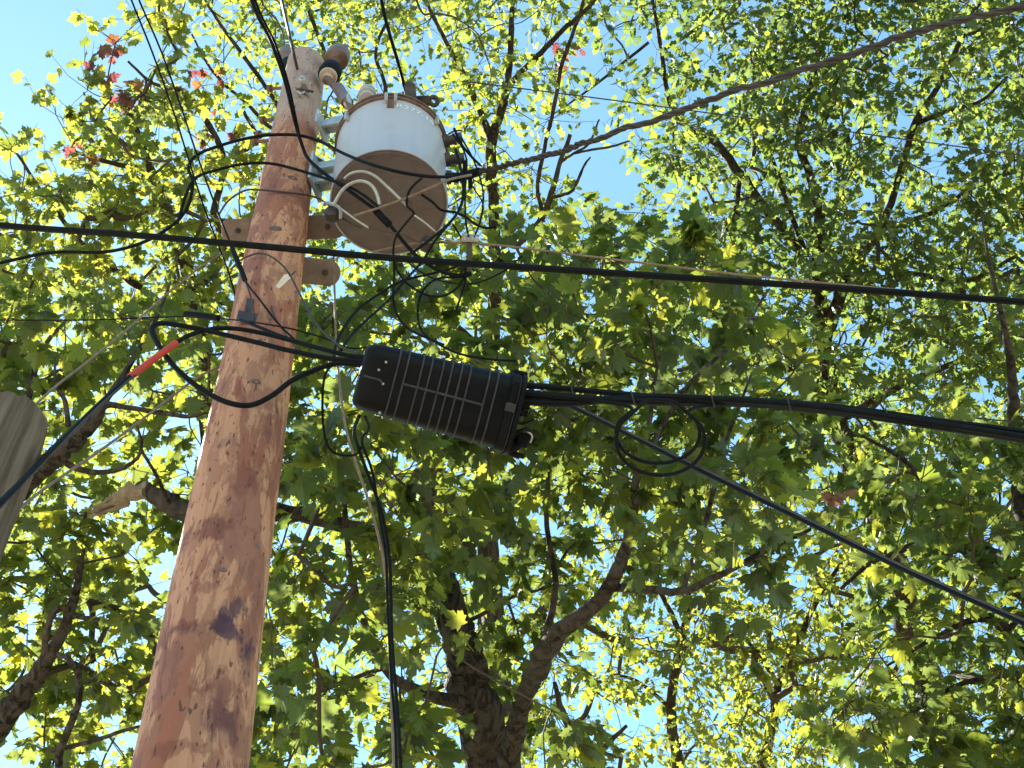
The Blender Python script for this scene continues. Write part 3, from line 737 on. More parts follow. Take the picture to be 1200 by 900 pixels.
hw = empty('left_tap_wire', P(0, 375, 6.4), 'thin level wire with a black splice at the left of the pole', 'wire')
MB().tube(path([(-80, 375, 6.5), (0, 375, 6.4), (100, 375, 6.3), (215, 371, 6.2), (256, 373, 6.1), (292, 377, 5.75), (330, 383, 5.6), (356, 389, 5.6), (385, 398, 5.7), (410, 408, 5.6), (440, 406, 5.7)]), wpx(2.0, 6), 6).build('wire', M_RUBBER, hw)
MB().tube(path([(217, 368, 6.2), (236, 370, 6.15), (256, 373, 6.1)]), wpx(7.5, 6.2), 10).build('splice', M_RUBBER, hw)

g = 'tan guy wires at the left edge'
wire('guy_wire', 'lower tan guy wire slanting from the lower left to the pole', 'wire',
     [(14, 602, 3.64), (30, 590, 3.9), (60, 567, 4.3), (130, 519, 4.9), (200, 466, 5.4), (232, 442, 5.7), (258, 430, 5.95), (275, 426, 6.05)], 3.2, M_TANWIRE, g)
wire('guy_wire', 'upper tan guy wire slanting from the old pole top towards the pole', 'wire',
     [(30, 485, 4.6), (65, 453, 4.9), (105, 422, 5.3), (150, 385, 5.8), (195, 345, 6.3), (235, 313, 6.8), (262, 296, 7.2)], 2.6, M_TANWIRE, g)

wire('diagonal_cable', 'dark diagonal cable running from behind the splice closure to the lower right corner', 'cable',
     [(640, 462, 6.3), (665, 474, 6.1), (700, 491, 5.9), (760, 521, 5.6), (830, 556, 5.25), (900, 590, 4.95), (960, 619, 4.7), (1060, 668, 4.35), (1140, 704, 4.1), (1210, 735, 3.9), (1400, 822, 3.5), (2300, 1225, 2.3)], 5.6, M_RUBBER)
wire('diagonal_messenger', 'light metal strand lying along the upper side of the diagonal cable', 'wire',
     [(402, 330, 7.4), (418, 343, 7.35), (445, 362, 7.2), (485, 386, 7.0), (520, 406, 6.8), (560, 423, 6.6), (600, 441, 6.4), (640, 459, 6.2), (690, 483, 5.9), (760, 518, 5.55), (830, 552, 5.2), (900, 586, 4.9), (960, 615, 4.66), (1060, 664, 4.31), (1210, 731, 3.86), (1400, 817, 3.46), (2300, 1220, 2.28)], 2.2, M_BROWNWIRE)

dl = empty('downlead', P(430, 520, 5.5), 'pair of black cables hanging straight down below the splice closure', 'cable')
MB().tube(path([(421, 487, 5.2), (415, 505, 5.3), (420, 525, 5.4), (432, 558, 5.45), (447, 600, 5.45), (456, 650, 5.4), (458, 700, 5.35), (459, 745, 5.3), (463, 800, 5.2), (467, 850, 5.1), (470, 910, 5.0), (476, 1100, 4.6)]), wpx(4.4, 5.3), 8).build('cable', M_RUBBER, dl)
MB().tube(path([(428, 488, 5.22), (432, 503, 5.3), (424, 517, 5.4), (436, 552, 5.5), (444, 600, 5.5), (452, 650, 5.45), (454, 700, 5.4), (456, 745, 5.34), (459, 800, 5.24), (463, 850, 5.14), (465, 910, 5.04), (471, 1100, 4.64)]), wpx(3.5, 5.3), 6).build('cable', M_RUBBER, dl)
wire('ground_wire', 'pale brown wire hanging down between the pole and the splice closure', 'wire',
     [(391, 300, 7.2), (392, 340, 6.8), (394, 400, 6.4), (398, 450, 6.1), (405, 500, 5.9), (418, 545, 5.8), (436, 600, 5.7), (450, 660, 5.65), (455, 720, 5.6), (458, 800, 5.4), (462, 910, 5.1)], 3.0, M_TANWIRE)
wire('hanging_loop', 'thin black wire looping down left of the splice closure', 'wire',
     [(391, 424, 5.35), (381, 440, 5.4), (378, 465, 5.45), (379, 500, 5.45), (385, 524, 5.45), (398, 533, 5.45), (416, 533, 5.42), (424, 524, 5.4)], 3.0, M_RUBBER)

# tangle of leads under the transformer
def lead(label, pts, w=3.0, mat=M_RUBBER, name='jumper_wire'):
    return wire(name, label, 'wire', pts, w, mat, 'loose leads tangled under the transformer', n=5, sides=6)
lead('black lead hooking down in a U under the tank bottom', [(485, 251, 6.75), (472, 266, 6.7), (463, 280, 6.7), (461, 297, 6.68), (464, 314, 6.7), (476, 331, 6.7), (498, 345, 6.7), (518, 347, 6.75), (535, 338, 6.8), (545, 322, 6.85), (548, 300, 6.9)], 2.8)
lead('black lead dropping straight below the tank then curving to the splice closure', [(461, 297, 6.72), (462, 320, 6.7), (461, 350, 6.6), (466, 370, 6.5), (480, 386, 6.4), (500, 396, 6.3), (520, 404, 6.2)], 2.8)
lead('black lead curling in a big C between tank and splice closure', [(552, 323, 6.9), (535, 325, 6.85), (515, 326, 6.8), (500, 335, 6.75), (491, 352, 6.7), (490, 375, 6.6), (497, 391, 6.5), (515, 404, 6.4), (540, 415, 6.3), (575, 421, 6.3), (605, 423, 6.3)], 2.8)
lead('black lead sweeping from the tank right side down left to the closure end', [(545, 308, 6.9), (525, 316, 6.85), (500, 322, 6.8), (472, 329, 6.75), (445, 344, 6.6), (420, 362, 6.3), (405, 381, 6.0), (395, 400, 5.7), (391, 420, 5.4)], 3.4)
lead('black lead crossing steeply from the tank bottom to the pole side', [(530, 258, 6.85), (510, 282, 6.75), (495, 306, 6.7), (478, 325, 6.65), (455, 352, 6.5), (432, 373, 6.2), (412, 392, 5.9), (400, 410, 5.5)], 3.4)
lead('black lead crossing the tank bottom up to the right terminals', [(484, 296, 6.7), (505, 280, 6.72), (525, 263, 6.8), (538, 246, 6.9), (543, 228, 7.0), (542, 208, 7.1), (538, 190, 7.2), (534, 175, 7.3)], 3.6)
lead('dark lead leaving the tank bottom at right in a shallow curve', [(494, 228, 6.86), (507, 237, 6.85), (517, 246, 6.85), (534, 249, 6.9), (545, 254, 7.0), (556, 262, 7.1), (568, 267, 7.2), (582, 266, 7.2)], 3.4)
lead('short black lead hooked on the middle of the tank bottom', [(494, 209, 6.95), (484, 218, 6.9), (478, 228, 6.85), (477, 241, 6.82), (483, 247, 6.8), (486, 252, 6.78)], 3.2)
lead('upper pale bent conductor under the tank', [(404, 209, 7.0), (412, 203, 6.95), (425, 201, 6.95), (439, 206, 6.92), (455, 220, 6.9), (477, 241, 6.85)], 3.6, M_ALWIRE)
lead('lower pale bent conductor under the tank', [(391, 240, 6.95), (399, 226, 6.95), (408, 217, 6.95), (422, 212, 6.93), (434, 216, 6.9), (441, 226, 6.88), (445, 240, 6.85)], 4.0, M_ALWIRE)
lead('pale twisted strand crossing the tank bottom to the right', [(415, 253, 6.85), (440, 245, 6.84), (474, 233, 6.84), (500, 222, 6.86), (525, 211, 6.95), (552, 205, 7.15)], 3.2, M_TANWIRE)
lead('thin pale strand slanting over the lower tank bottom', [(485, 252, 6.78), (498, 261, 6.76), (511, 272, 6.78), (525, 280, 6.85), (535, 283, 6.9), (548, 277, 7.0), (562, 276, 7.0)], 2.4, M_ALWIRE)
lead('short pale pigtail at the left of the tank bottom', [(396, 242, 7.0), (407, 250, 6.9), (418, 258, 6.85), (432, 267, 6.82)], 2.4, M_ALWIRE)
lead('fine brown strand along the lower edge of the tank bottom', [(432, 266, 6.8), (450, 271, 6.78), (470, 274, 6.75), (484, 281, 6.74), (500, 286, 6.75), (520, 283, 6.8)], 1.8, M_BROWNWIRE)
lead('dark lead from the right terminals down to the closure', [(531, 158, 7.35), (541, 172, 7.3), (547, 190, 7.25), (545, 225, 7.1), (546, 260, 7.0), (550, 290, 6.95), (545, 330, 6.85), (534, 365, 6.8)], 2.4)
lead('thin dark lead from the right terminals to the service drop', [(532, 150, 7.4), (540, 168, 7.4), (552, 183, 7.45), (563, 194, 7.45)], 3.2)
g = 'fine leads crossing the front of the pole'
wire('fine_wire', 'fine brown wire arching over the pole near the white tag towards the splice closure', 'wire',
     [(270, 316, 6.6), (283, 304, 6.55), (303, 297, 6.5), (320, 302, 6.45), (337, 318, 6.35), (352, 346, 6.1), (370, 379, 5.8), (396, 404, 5.5), (420, 414, 5.3)], 2.4, M_BROWNWIRE, g)
wire('fine_wire', 'fine wire curling down the pole just below the white tag', 'wire',
     [(346, 318, 6.4), (334, 330, 6.35), (321, 345, 6.25), (318, 359, 6.1), (326, 378, 5.85), (341, 400, 5.6), (352, 410, 5.5)], 2.0, M_BROWNWIRE, g)
wire('distant_wire', 'fine straight wire crossing the open sky right of the transformer', 'wire',
     [(540, 95, 9.5), (605, 103, 9.5), (660, 110, 9.5), (715, 117, 9.5), (790, 127, 9.5), (1000, 155, 9.6), (1300, 196, 9.8)], 1.7, M_BROWNWIRE)
lead('black lead looping from the right terminals out past the tank and back', [(540, 160, 7.3), (556, 190, 7.3), (566, 225, 7.25), (562, 262, 7.1), (548, 285, 6.95), (530, 262, 6.9)], 2.2)
lead('dark lead from the wire clamp up to the lowest terminal', [(552, 284, 6.85), (562, 262, 6.95), (566, 240, 7.05), (556, 222, 7.1), (546, 206, 7.2)], 2.0)
lead('thin dark lead drooping along the thick black cable below the tank', [(470, 300, 6.5), (492, 318, 6.6), (520, 330, 6.7), (556, 332, 6.8), (590, 318, 6.85), (612, 300, 6.85)], 2.0)
# spacer block on the tan wire and a pole-side grounding clip
cl = empty('wire_clamp', P(550, 280, 6.85), 'small steel wire clamp on the tan wire right of the tank', 'clamp')
MB().box(P(551, 281, 6.8), _RX * 0.045, _UX * 0.012, _F * 0.014).build('clamp_body', M_ALWIRE, cl, smooth=False, bevel=0.003)
MB().tube([P(550, 283, 6.8), P(550, 318, 6.8)], 0.014, 8).build('clamp_bar', M_DARKSTEEL, cl)
for du in (-5, 3): MB().lathe(P(550 + du, 281, 6.78), P(550 + du, 274, 6.78), [(0, .009), (.7, .009), (.7, .015), (1, .015)], 6).build('bolt', M_GALV, cl)
cl2 = empty('wire_clamp', P(388, 246, 7.1), 'dark clamp at the left edge of the tank bottom', 'clamp')
MB().lathe(P(389, 244, 7.0), P(391, 258, 7.05), [(0, .03), (.2, .045), (.8, .045), (1, .03)], 10).build('clamp_body', M_DARKSTEEL, cl2)
MB().tube(smooth([P(380, 240, 7.15), P(386, 238, 7.0), P(398, 244, 6.98), P(399, 256, 7.0)]), 0.010, 6).build('clamp_bar', M_GALV, cl2)

# ------------------------------------------------------------------ trees
DENS = ["0 0 2 6 5 7 7 6 6 6 5 4 5 3 6 8 7 7 8 8",
        "0 1 5 6 4 5 5 5 4 6 4 2 4 5 8 9 7 7 7 8",
        "2 5 6 6 3 5 5 4 2 6 3 0 2 7 8 7 7 5 5 7",
        "4 6 7 6 5 6 5 5 3 6 3 0 0 7 8 6 7 6 6 8",
        "5 6 7 6 7 7 6 5 6 6 6 5 6 8 8 7 7 7 7 8",
        "7 7 8 8 8 8 7 7 7 7 8 8 9 9 9 8 8 8 8 8",
        "9 8 8 8 7 7 7 7 7 7 9 9 9 9 9 8 8 8 8 8",
        "8 7 7 6 5 7 7 7 7 7 8 9 9 9 8 8 8 8 8 7",
        "6 5 6 5 4 7 7 7 8 8 9 9 9 9 8 8 8 8 8 7",
        "6 7 6 5 4 7 8 8 8 7 6 7 9 9 9 8 8 9 8 8",
        "7 8 7 3 3 8 8 8 8 7 5 8 8 8 7 4 7 8 9 8",
        "6 8 6 4 4 8 7 7 7 7 7 6 7 7 6 5 7 7 7 5",
        "7 7 7 5 5 7 7 7 6 7 8 4 6 7 7 8 8 8 8 7",
        "6 6 7 5 5 8 7 7 6 6 8 4 5 5 7 8 7 7 8 8",
        "5 5 5 4 4 7 7 6 6 6 7 5 5 6 6 7 5 7 8 8"]
WHO = ["LLLLTTTTTTTEEEEEEEEE", "LLLLTTTTTTTEEEEEEEEE", "LLLLLTTTTTTEEEEEEEEE", "LLLLLTTTTTTEEEEEEEEE", "LLLLLLLTTMMMMEEEEEEE",
       "LLLLLLMMMMMMMMEEEEEE", "BBBBBBMMMMMMMMMEEEEE", "BBBBBBMMMMMMMMMMEEEE", "BBBBBMMMMMMMMMMMEERR", "BBBBBMMMMMMMMMMMMRRR",
       "BBBBBMMMMMMMMMMMFRRR", "BBBBBMMMMMMMMMFFFRRR", "BBBBBMMMMMMFFFFFFRRR", "BBBBBMMMMMMFFFFFRRRR", "BBBBBMMMMMMFFFFFRRRR"]
DENS = [[int(q) for q in r.split()] for r in DENS]
LAI = [0, .10, .25, .42, .62, .90, 1.2, 1.6, 2.1, 2.7]
LAI_K = {'M': 1.12, 'L': 1.05, 'B': 1.05, 'T': 0.95, 'E': 1.1, 'R': 1.2, 'F': 0.95}

def maple_shape():
    h = [(0, 0), (.16, -.07), (.33, -.10), (.27, .06), (.50, .16), (.42, .26), (.56, .50), (.40, .49), (.34, .60), (.19, .46), (.23, .72), (.11, .77)]
    pts = h + [(0, 1.0)] + [(-x, y) for x, y in h[:0:-1]]
    return pts, (0, .30)
def oak_shape():
    h = [(0, 0), (.06, .12), (.20, .22), (.12, .34), (.30, .46), (.17, .58), (.27, .74), (.12, .84)]
    pts = h + [(0, 1.0)] + [(-x, y) for x, y in h[:0:-1]]
    return pts, (0, .45)
def leaf_geo(shape, fold, droop, curl):
    pts, c = shape
    V = [(x, y, -fold * abs(x) - droop * y * y + curl * x * y) for x, y in [c] + pts]
    V[0] = (c[0], c[1], 0.02 - droop * c[1] ** 2)
    n = len(pts)
    F = [(0, 1 + i, 1 + (i + 1) % n) for i in range(n)]
    b = len(V)                                              # petiole, a thin three-sided stalk
    V += [(-.014, 0, 0), (.014, 0, 0), (0, 0, .02), (0, -.42, -.05)]
    F += [(b, b + 1, b + 3), (b + 1, b + 2, b + 3), (b + 2, b, b + 3)]
    return np.array(V), np.array(F)

GREENS = [(.042, .066, .012), (.034, .057, .012), (.058, .082, .014), (.038, .060, .016), (.075, .094, .015), (.032, .050, .013)]
AUTUMN = [(.080, .034, .018), (.070, .027, .020), (.10, .052, .018)]

class Tree: pass
def mst(seed_pts, seed_r, nodes):
    """grow every node from the nearest point already on the tree"""
    n = len(nodes); par = np.full(n, -1); parp = np.zeros((n, 3)); pr_ = np.full(n, -1)
    D = np.linalg.norm(nodes[:, None, :] - seed_pts[None], axis=2)
    best = D.min(1) * 0.9; bi = D.argmin(1); src = -1 - bi
    done = np.zeros(n, bool); order = []
    for _ in range(n):
        b = np.where(done, 1e9, best); i = int(b.argmin()); done[i] = True; order.append(i)
        par[i] = src[i]
        d = np.linalg.norm(nodes - nodes[i], axis=1) * 1.05
        up = (~done) & (d < best); best[up] = d[up]; src[up] = i
    return par, order

def make_tree(key, name, label, cat, base, limbs, dr, size, shape, bark, trunk_name='trunk', kleaf=16, spray=0.32, autumn=(), group=None, hue=None, extra=None):
    """limbs: list of lists of (u, v, d, width px); the first is the trunk and is carried down to the ground"""
    t0 = P(*limbs[0][0][:3]); base = np.array([t0[0] + base[0], t0[1] + base[1], 0.0])
    root = empty(name, base, label, cat, group)
    seeds, seedr = [], []
    for li, lb in enumerate(limbs):
        pts = [P(*q[:3]) for q in lb]; rr = [q[3] / 2 / F_PX * q[2] for q in lb]
        if li == 0:
            low = [base + np.array([0, 0, -0.1]), base + (pts[0] - base) * 0.06, base + (pts[0] - base) * 0.35 + np.array([.08, .05, 0]), base + (pts[0] - base) * 0.7]
            r0 = rr[0]; pts = low + pts; rr = [r0 * 2.0, r0 * 1.45, r0 * 1.2, r0 * 1.08] + rr
        a = smooth(np.hstack([np.array(pts), np.array(rr)[:, None]]), 6)
        wob = RNG.standard_normal((len(a), 3)) * np.clip(a[:, 3:4] * 0.10, 0, .02)
        p3 = a[:, :3] + wob
        MB().tube(p3, np.clip(a[:, 3], .003, 9), 12 if a[:, 3].max() > .06 else 8, jit=0.05).build(trunk_name if li == 0 else 'limb', bark, root)
        q0 = 0 if li else len(a) // 3
        seeds.append(p3[q0:]); seedr.append(a[q0:, 3])
    seeds = np.vstack(seeds); seedr = np.concatenate(seedr)
    # clumps of foliage where this tree's crown shows, margin beyond the frame included
    nodes = []; lai_tot = 0
    for r in range(-2, 17):
        for c in range(-2, 22):
            rc, cc_ = min(max(r, 0), 14), min(max(c, 0), 19)
            w = 0.0
            who = WHO[rc][cc_]; den = LAI[DENS[rc][cc_]] * LAI_K[key]
            if who == key: w = 1.0
            if who == 'M':
                back = 'T' if (cc_ < 11 and rc < 9) else ('E' if rc < 9 else 'F')
                if key == 'M': w = 0.72
                elif key == back: w = 0.40
            if who == 'R' and key == 'R': w = 0.8
            if who == 'R' and key == 'F': w = 0.3
            if who == 'B' and key == 'B': w = 0.85
            if who == 'B' and key == 'L': w = 0.22
            if w == 0: continue
            dm = 0.5 * (dr[0] + dr[1])
            aproj = 0.27 * (size / dm * F_PX) ** 2 * (1.0 if shape is maple_shape else 0.66)
            nc = den * w * 3600 / aproj / kleaf
            k_ = int(nc) + (RNG.random() < nc - int(nc))
            for _ in range(k_):
                u = (c + RNG.random()) * 60; v = (r + RNG.random()) * 60
                if key == 'M' and r == 4: v += 32
                lo, hi = dr
                if key == 'M' and u < 580 and v < 430: lo = 8.3
                if key == 'M' and 600 < u < 780 and 540 < v < 820: lo = 7.6
                if key == 'M' and 490 < u < 640 and v > 670 and RNG.random() < 0.85: lo = 9.35
                if key == 'M' and u >= 580 and v < 540: lo = 7.5
                if key == 'B' and 90 < u < 270 and 535 < v < 645: lo = 9.7
                if key == 'B' and u < 170 and 440 < v < 600: lo = 9.3
                if key == 'B' and u < 130 and v > 660: lo = 9.1
                d = lo + (hi - lo) * RNG.random()
                nodes.append(P(u, v, d))
    nodes = np.array(nodes)
    par, order = mst(seeds, seedr, nodes)
    cnt = np.ones(len(nodes))
    for i in reversed(order):
        if par[i] >= 0: cnt[par[i]] += cnt[i]
    tw = MB()
    tips = []
    for i in order:
        a = nodes[par[i]] if par[i] >= 0 else seeds[-1 - par[i]]
        b = nodes[i]; L = np.linalg.norm(b - a)
        r1 = 0.0042 * cnt[i] ** 0.45
        r0 = r1 * 1.25
        if par[i] < 0: r0 = min(r0, seedr[-1 - par[i]])
        mid = (a + b) / 2 + RNG.standard_normal(3) * L * 0.09 - np.array([0, 0, 0.05 * L])
        m2 = a * .25 + mid * .5 + b * .25 + RNG.standard_normal(3) * L * 0.03
        tw.tube(smooth([a, (a + mid) / 2 + RNG.standard_normal(3) * L * .04, (mid + b) / 2 + RNG.standard_normal(3) * L * .04, b], 2), np.linspace(r0, r1, 7), 5 if r1 > .01 else 4, cap=False)
    # leaves
    pos, dirs, nor, sz = [], [], [], []
    for i in range(len(nodes)):
        a = nodes[par[i]] if par[i] >= 0 else seeds[-1 - par[i]]
        out = nrm(nodes[i] - a + 1e-6)
        nt = RNG.integers(3, 6); left = kleaf
        cs = size * (0.85 + 0.35 * RNG.random())
        cup = np.array([0, 0, 1.0]) + RNG.standard_normal(3) * 0.34
        for j in range(nt):
            dv = nrm(out * 0.5 + RNG.standard_normal(3) * np.array([1, 1, .7]))
            Lt = spray * (0.55 + 0.8 * RNG.random())
            e = nodes[i] + dv * Lt - np.array([0, 0, 0.25 * Lt * Lt])
            mpt = (nodes[i] + e) / 2 + RNG.standard_normal(3) * 0.03
            tw.tube(np.array([nodes[i], mpt, e]), np.array([.0036, .0026, .0016]), 3, cap=False)
            nl = int(math.ceil(kleaf / nt))
            for q in range(nl):
                f = 0.25 + 0.78 * (q + RNG.random()) / nl
                pb = nodes[i] + (e - nodes[i]) * f
                side = nrm(RNG.standard_normal(3) * np.array([1, 1, .55]) + dv * 0.6)
                ld = nrm(side + np.array([0, 0, -0.35 - 0.5 * RNG.random()]))
                up = cup + RNG.standard_normal(3) * 0.30
                nn = nrm(up - ld * (up @ ld))
                s_ = cs * (0.65 + 0.6 * RNG.random())
                pos.append(pb + ld * s_ * 0.40); dirs.append(ld); nor.append(nn); sz.append(s_)
    pos, dirs, nor, sz = map(np.array, (pos, dirs, nor, sz))
    o = tw.build('twigs', M_TWIG, root); tag(o, kind='stuff')
    N = len(pos)
    uu, vv, dd = proj(pos.T.T) if False else (600 + F_PX * ((pos - CAM) @ _RX) / ((pos - CAM) @ _F), 450 - F_PX * ((pos - CAM) @ _UX) / ((pos - CAM) @ _F), (pos - CAM) @ _F)
    # colours of the leaves themselves
    gi = RNG.integers(0, len(GREENS), N)
    tint = np.array(GREENS)[gi] * (0.85 + 0.3 * RNG.random((N, 1)))
    if hue is not None: tint = tint * np.array(hue)
    for (au, av, ar, pr2) in autumn:
        m_ = ((uu - au) ** 2 + (vv - av) ** 2 < ar * ar) & (RNG.random(N) < pr2 * 0.6)
        tint[m_] = np.array(AUTUMN)[RNG.integers(0, 3, m_.sum())]
        gi[m_] = 6 + RNG.integers(0, 3, m_.sum())
    X = np.cross(dirs, nor); 
    geos = [leaf_geo(shape(), f, d, c) for f, d, c in ((.25, .12, .1), (.10, .30, -.15), (.45, .05, .05), (-.14, .2, .25), (.30, .42, -.2), (.62, .15, .1))]
    vi = RNG.integers(0, len(geos), N)
    vis = (uu > 0) & (uu < 1200) & (vv > 0) & (vv < 900)
    px = np.where(vis, sz / dd, 0)
    top = np.argsort(-px)[:296]
    is_obj = np.zeros(N, bool); is_obj[top] = True
    # individual leaves: the nearest ones, sharing mesh data
    cache = {}
    for i in top:
        kk = (int(vi[i]), int(gi[i]))
        if kk not in cache:
            V, F_ = geos[kk[0]]
            me = bpy.data.meshes.new('leaf'); me.from_pydata(V.tolist(), [], F_.tolist()); me.materials.append(M_LEAF)
            col = GREENS[kk[1]] if kk[1] < 6 else AUTUMN[kk[1] - 6]
            if hue is not None and kk[1] < 6: col = tuple(np.array(col) * np.array(hue))
            at = me.attributes.new('tint', 'FLOAT_COLOR', 'POINT')
            at.data.foreach_set('color', np.tile(np.array([*col, 1.0], np.float32), len(V)))
            me.attributes.new('blade', 'FLOAT_VECTOR', 'POINT').data.foreach_set('vector', (V * np.array([1, 1, 0])).astype(np.float32).ravel())
            cache[kk] = me
        ob = bpy.data.objects.new('leaf', cache[kk]); COL.objects.link(ob); ob.parent = root
        p_ = pos[i] - base; s_ = sz[i]
        ob.matrix_local = Matrix([[X[i][r_] * s_, dirs[i][r_] * s_, nor[i][r_] * s_, p_[r_]] for r_ in range(3)] + [[0, 0, 0, 1]])
    # the rest of the foliage in one mesh
    Vs, Fs, Cs, Bs = [], [], [], []; off = 0
    for g_ in range(len(geos)):
        ix = np.where((vi == g_) & ~is_obj)[0]
        if len(ix) == 0: continue
        V, F_ = geos[g_]
        M3 = np.stack([X[ix], dirs[ix], nor[ix]], axis=2) * sz[ix][:, None, None]
        W = np.einsum('nij,vj->nvi', M3, V) + (pos[ix] - base)[:, None, :]
        Vs.append(W.reshape(-1, 3)); Bs.append(np.tile(V * np.array([1, 1, 0]), (len(ix), 1))); Cs.append(np.repeat(tint[ix], len(V), axis=0))
        Fs.append((F_[None] + (off + np.arange(len(ix)) * len(V))[:, None, None]).reshape(-1, 3)); off += len(ix) * len(V)
    V = np.vstack(Vs).astype(np.float32); F_ = np.vstack(Fs).astype(np.int32); C = np.vstack(Cs).astype(np.float32)
    me = bpy.data.meshes.new('foliage')
    me.vertices.add(len(V)); me.vertices.foreach_set('co', V.ravel())
    me.loops.add(F_.size); me.loops.foreach_set('vertex_index', F_.ravel())
    me.polygons.add(len(F_)); me.polygons.foreach_set('loop_start', np.arange(0, F_.size, 3, dtype=np.int32))
    try: me.polygons.foreach_set('loop_total', np.full(len(F_), 3, np.int32))
    except Exception: pass
    at = me.attributes.new('tint', 'FLOAT_COLOR', 'POINT'); at.data.foreach_set('color', np.hstack([C, np.ones((len(C), 1), np.float32)]).ravel())
    me.attributes.new('blade', 'FLOAT_VECTOR', 'POINT').data.foreach_set('vector', np.vstack(Bs).astype(np.float32).ravel())
    me.materials.append(M_LEAF); me.update(calc_edges=True); me.validate()
    fo = bpy.data.objects.new('foliage', me); COL.objects.link(fo); fo.parent = root; tag(fo, kind='stuff')
    print(key, 'clumps', len(nodes), 'leaves', N, 'tris', len(F_))
    return root

# maple in the middle
mt = make_tree('M', 'maple_tree', 'broad leaved maple with a thick dark trunk in the lower middle behind the splice closure', 'tree', (0.5, -0.3),
    [[(582, 930, 9.0, 66), (566, 860, 9.05, 56), (548, 790, 9.1, 47), (535, 740, 9.2, 41), (522, 695, 9.3, 34), (510, 640, 9.4, 28), (502, 570, 9.5, 20), (510, 490, 9.6, 13), (530, 400, 9.7, 8), (550, 320, 9.8, 4)],
     [(590, 960, 8.8, 32), (600, 870, 8.6, 25), (615, 815, 8.4, 22), (636, 772, 8.2, 27), (660, 738, 8.0, 22), (700, 706, 7.8, 18), (724, 668, 7.7, 17), (740, 615, 7.7, 13), (746, 560, 7.7, 9), (760, 500, 7.8, 6), (770, 430, 7.9, 4)],
     [(718, 688, 7.75, 11), (760, 691, 7.7, 10), (800, 693, 7.7, 9), (850, 671, 7.6, 8), (900, 644, 7.6, 6), (950, 620, 7.6, 4)],
     [(592, 985, 8.9, 18), (650, 978, 8.6, 17), (690, 940, 8.4, 15), (692, 896, 8.3, 14), (674, 868, 8.2, 11), (658, 832, 8.1, 8), (650, 800, 8.0, 5)],
     [(692, 896, 8.3, 11), (712, 872, 8.3, 7), (735, 850, 8.3, 4)],
     [(515, 670, 9.35, 15), (470, 640, 9.3, 15), (420, 620, 9.2, 17), (340, 602, 9.1, 20), (260, 606, 9.1, 26), (225, 602, 9.15, 27), (195, 590, 9.2, 24), (176, 578, 9.25, 20), (163, 571, 9.3, 19)],
     [(560, 830, 9.0, 18), (470, 800, 8.6, 13), (430, 740, 8.4, 10), (410, 660, 8.3, 8), (400, 560, 8.3, 6), (380, 500, 8.3, 4)],
     [(610, 830, 8.4, 14), (650, 700, 8.6, 8), (640, 600, 8.7, 6), (655, 480, 8.8, 5), (690, 380, 8.9, 3)],
     [(746, 560, 7.7, 7), (800, 460, 8.0, 6), (860, 400, 8.2, 5), (900, 340, 8.4, 3)],
     [(800, 693, 7.7, 7), (830, 600, 7.9, 6), (850, 520, 8.0, 5), (880, 440, 8.2, 3)]],
    (6.9, 9.8), 0.130, maple_shape, M_BARK, kleaf=17, spray=0.33, hue=(0.98, 0.96, 0.98))

def stub_end():
    # pale splintered end of the broken limb
    m = MB(); a = [P(172, 576, 9.22), P(150, 578, 9.25), P(128, 590, 9.3), P(112, 602, 9.3)]
    m.tube(smooth(a), np.linspace(0.064, 0.028, len(smooth(a))), 10, jit=0.24)
    for _ in range(9):
        e = P(112 - 22 * RNG.random(), 602 + 16 * (RNG.random() - 0.4), 9.3 + 0.05 * RNG.standard_normal())
        b0 = P(138 + 14 * RNG.random(), 582 + 10 * RNG.random(), 9.27)
        m.tube(np.array([b0, (b0 + e) / 2 + RNG.standard_normal(3) * .012, e]), np.array([.02, .012, .002]), 4)
    m.build('broken_end', M_RAWWOOD, mt)
stub_end()
def dead_leaves():
    c0 = P(980, 583, 6.75)
    tw_ = MB().tube(smooth([P(968, 560, 6.95), P(972, 570, 6.85), P(977, 576, 6.5), P(979, 580, 6.12)]), [.003] * 19, 4)
    tw_.build('dead_twig', M_TWIG, mt)
    V, F_ = leaf_geo(maple_shape(), .75, .55, .3)
    me = None
    for q, (du, dv, sx, ang) in enumerate(((0, -4, 1, 40), (8, 2, -1, 100), (-6, 5, 1, 200), (3, 6, -1, 260), (-3, -1, 1, 150), (10, -5, 1, 320), (-8, 12, 1, 230))):
        if me is None:
            me = bpy.data.meshes.new('dead_leaf'); me.from_pydata(V.tolist(), [], F_.tolist()); me.materials.append(M_LEAF)
            at = me.attributes.new('tint', 'FLOAT_COLOR', 'POINT'); at.data.foreach_set('color', np.tile(np.array([.10, .024, .016, 1.0], np.float32), len(V)))
        ob = bpy.data.objects.new('dead_leaf', me); COL.objects.link(ob); ob.parent = mt
        ob['label'] = 'curled red brown dead leaf'
        a = R(ang); Y = nrm(math.cos(a) * _RX - math.sin(a) * _UX - 0.3 * _F * sx); Zn = nrm(np.cross(Y, nrm(_F + 0.5 * sx * _RX)) * 0.8 - _F * 0.7); Zn = nrm(Zn - Y * (Zn @ Y)); X_ = np.cross(Y, Zn)
        p_ = P(980 + du, 583 + dv, 6.1 + 0.02 * q) - np.array(mt['_b']); k_ = 0.066
        ob.matrix_local = Matrix([[X_[i] * k_, Y[i] * k_, Zn[i] * k_, p_[i]] for i in range(3)] + [[0, 0, 0, 1]])
dead_leaves()

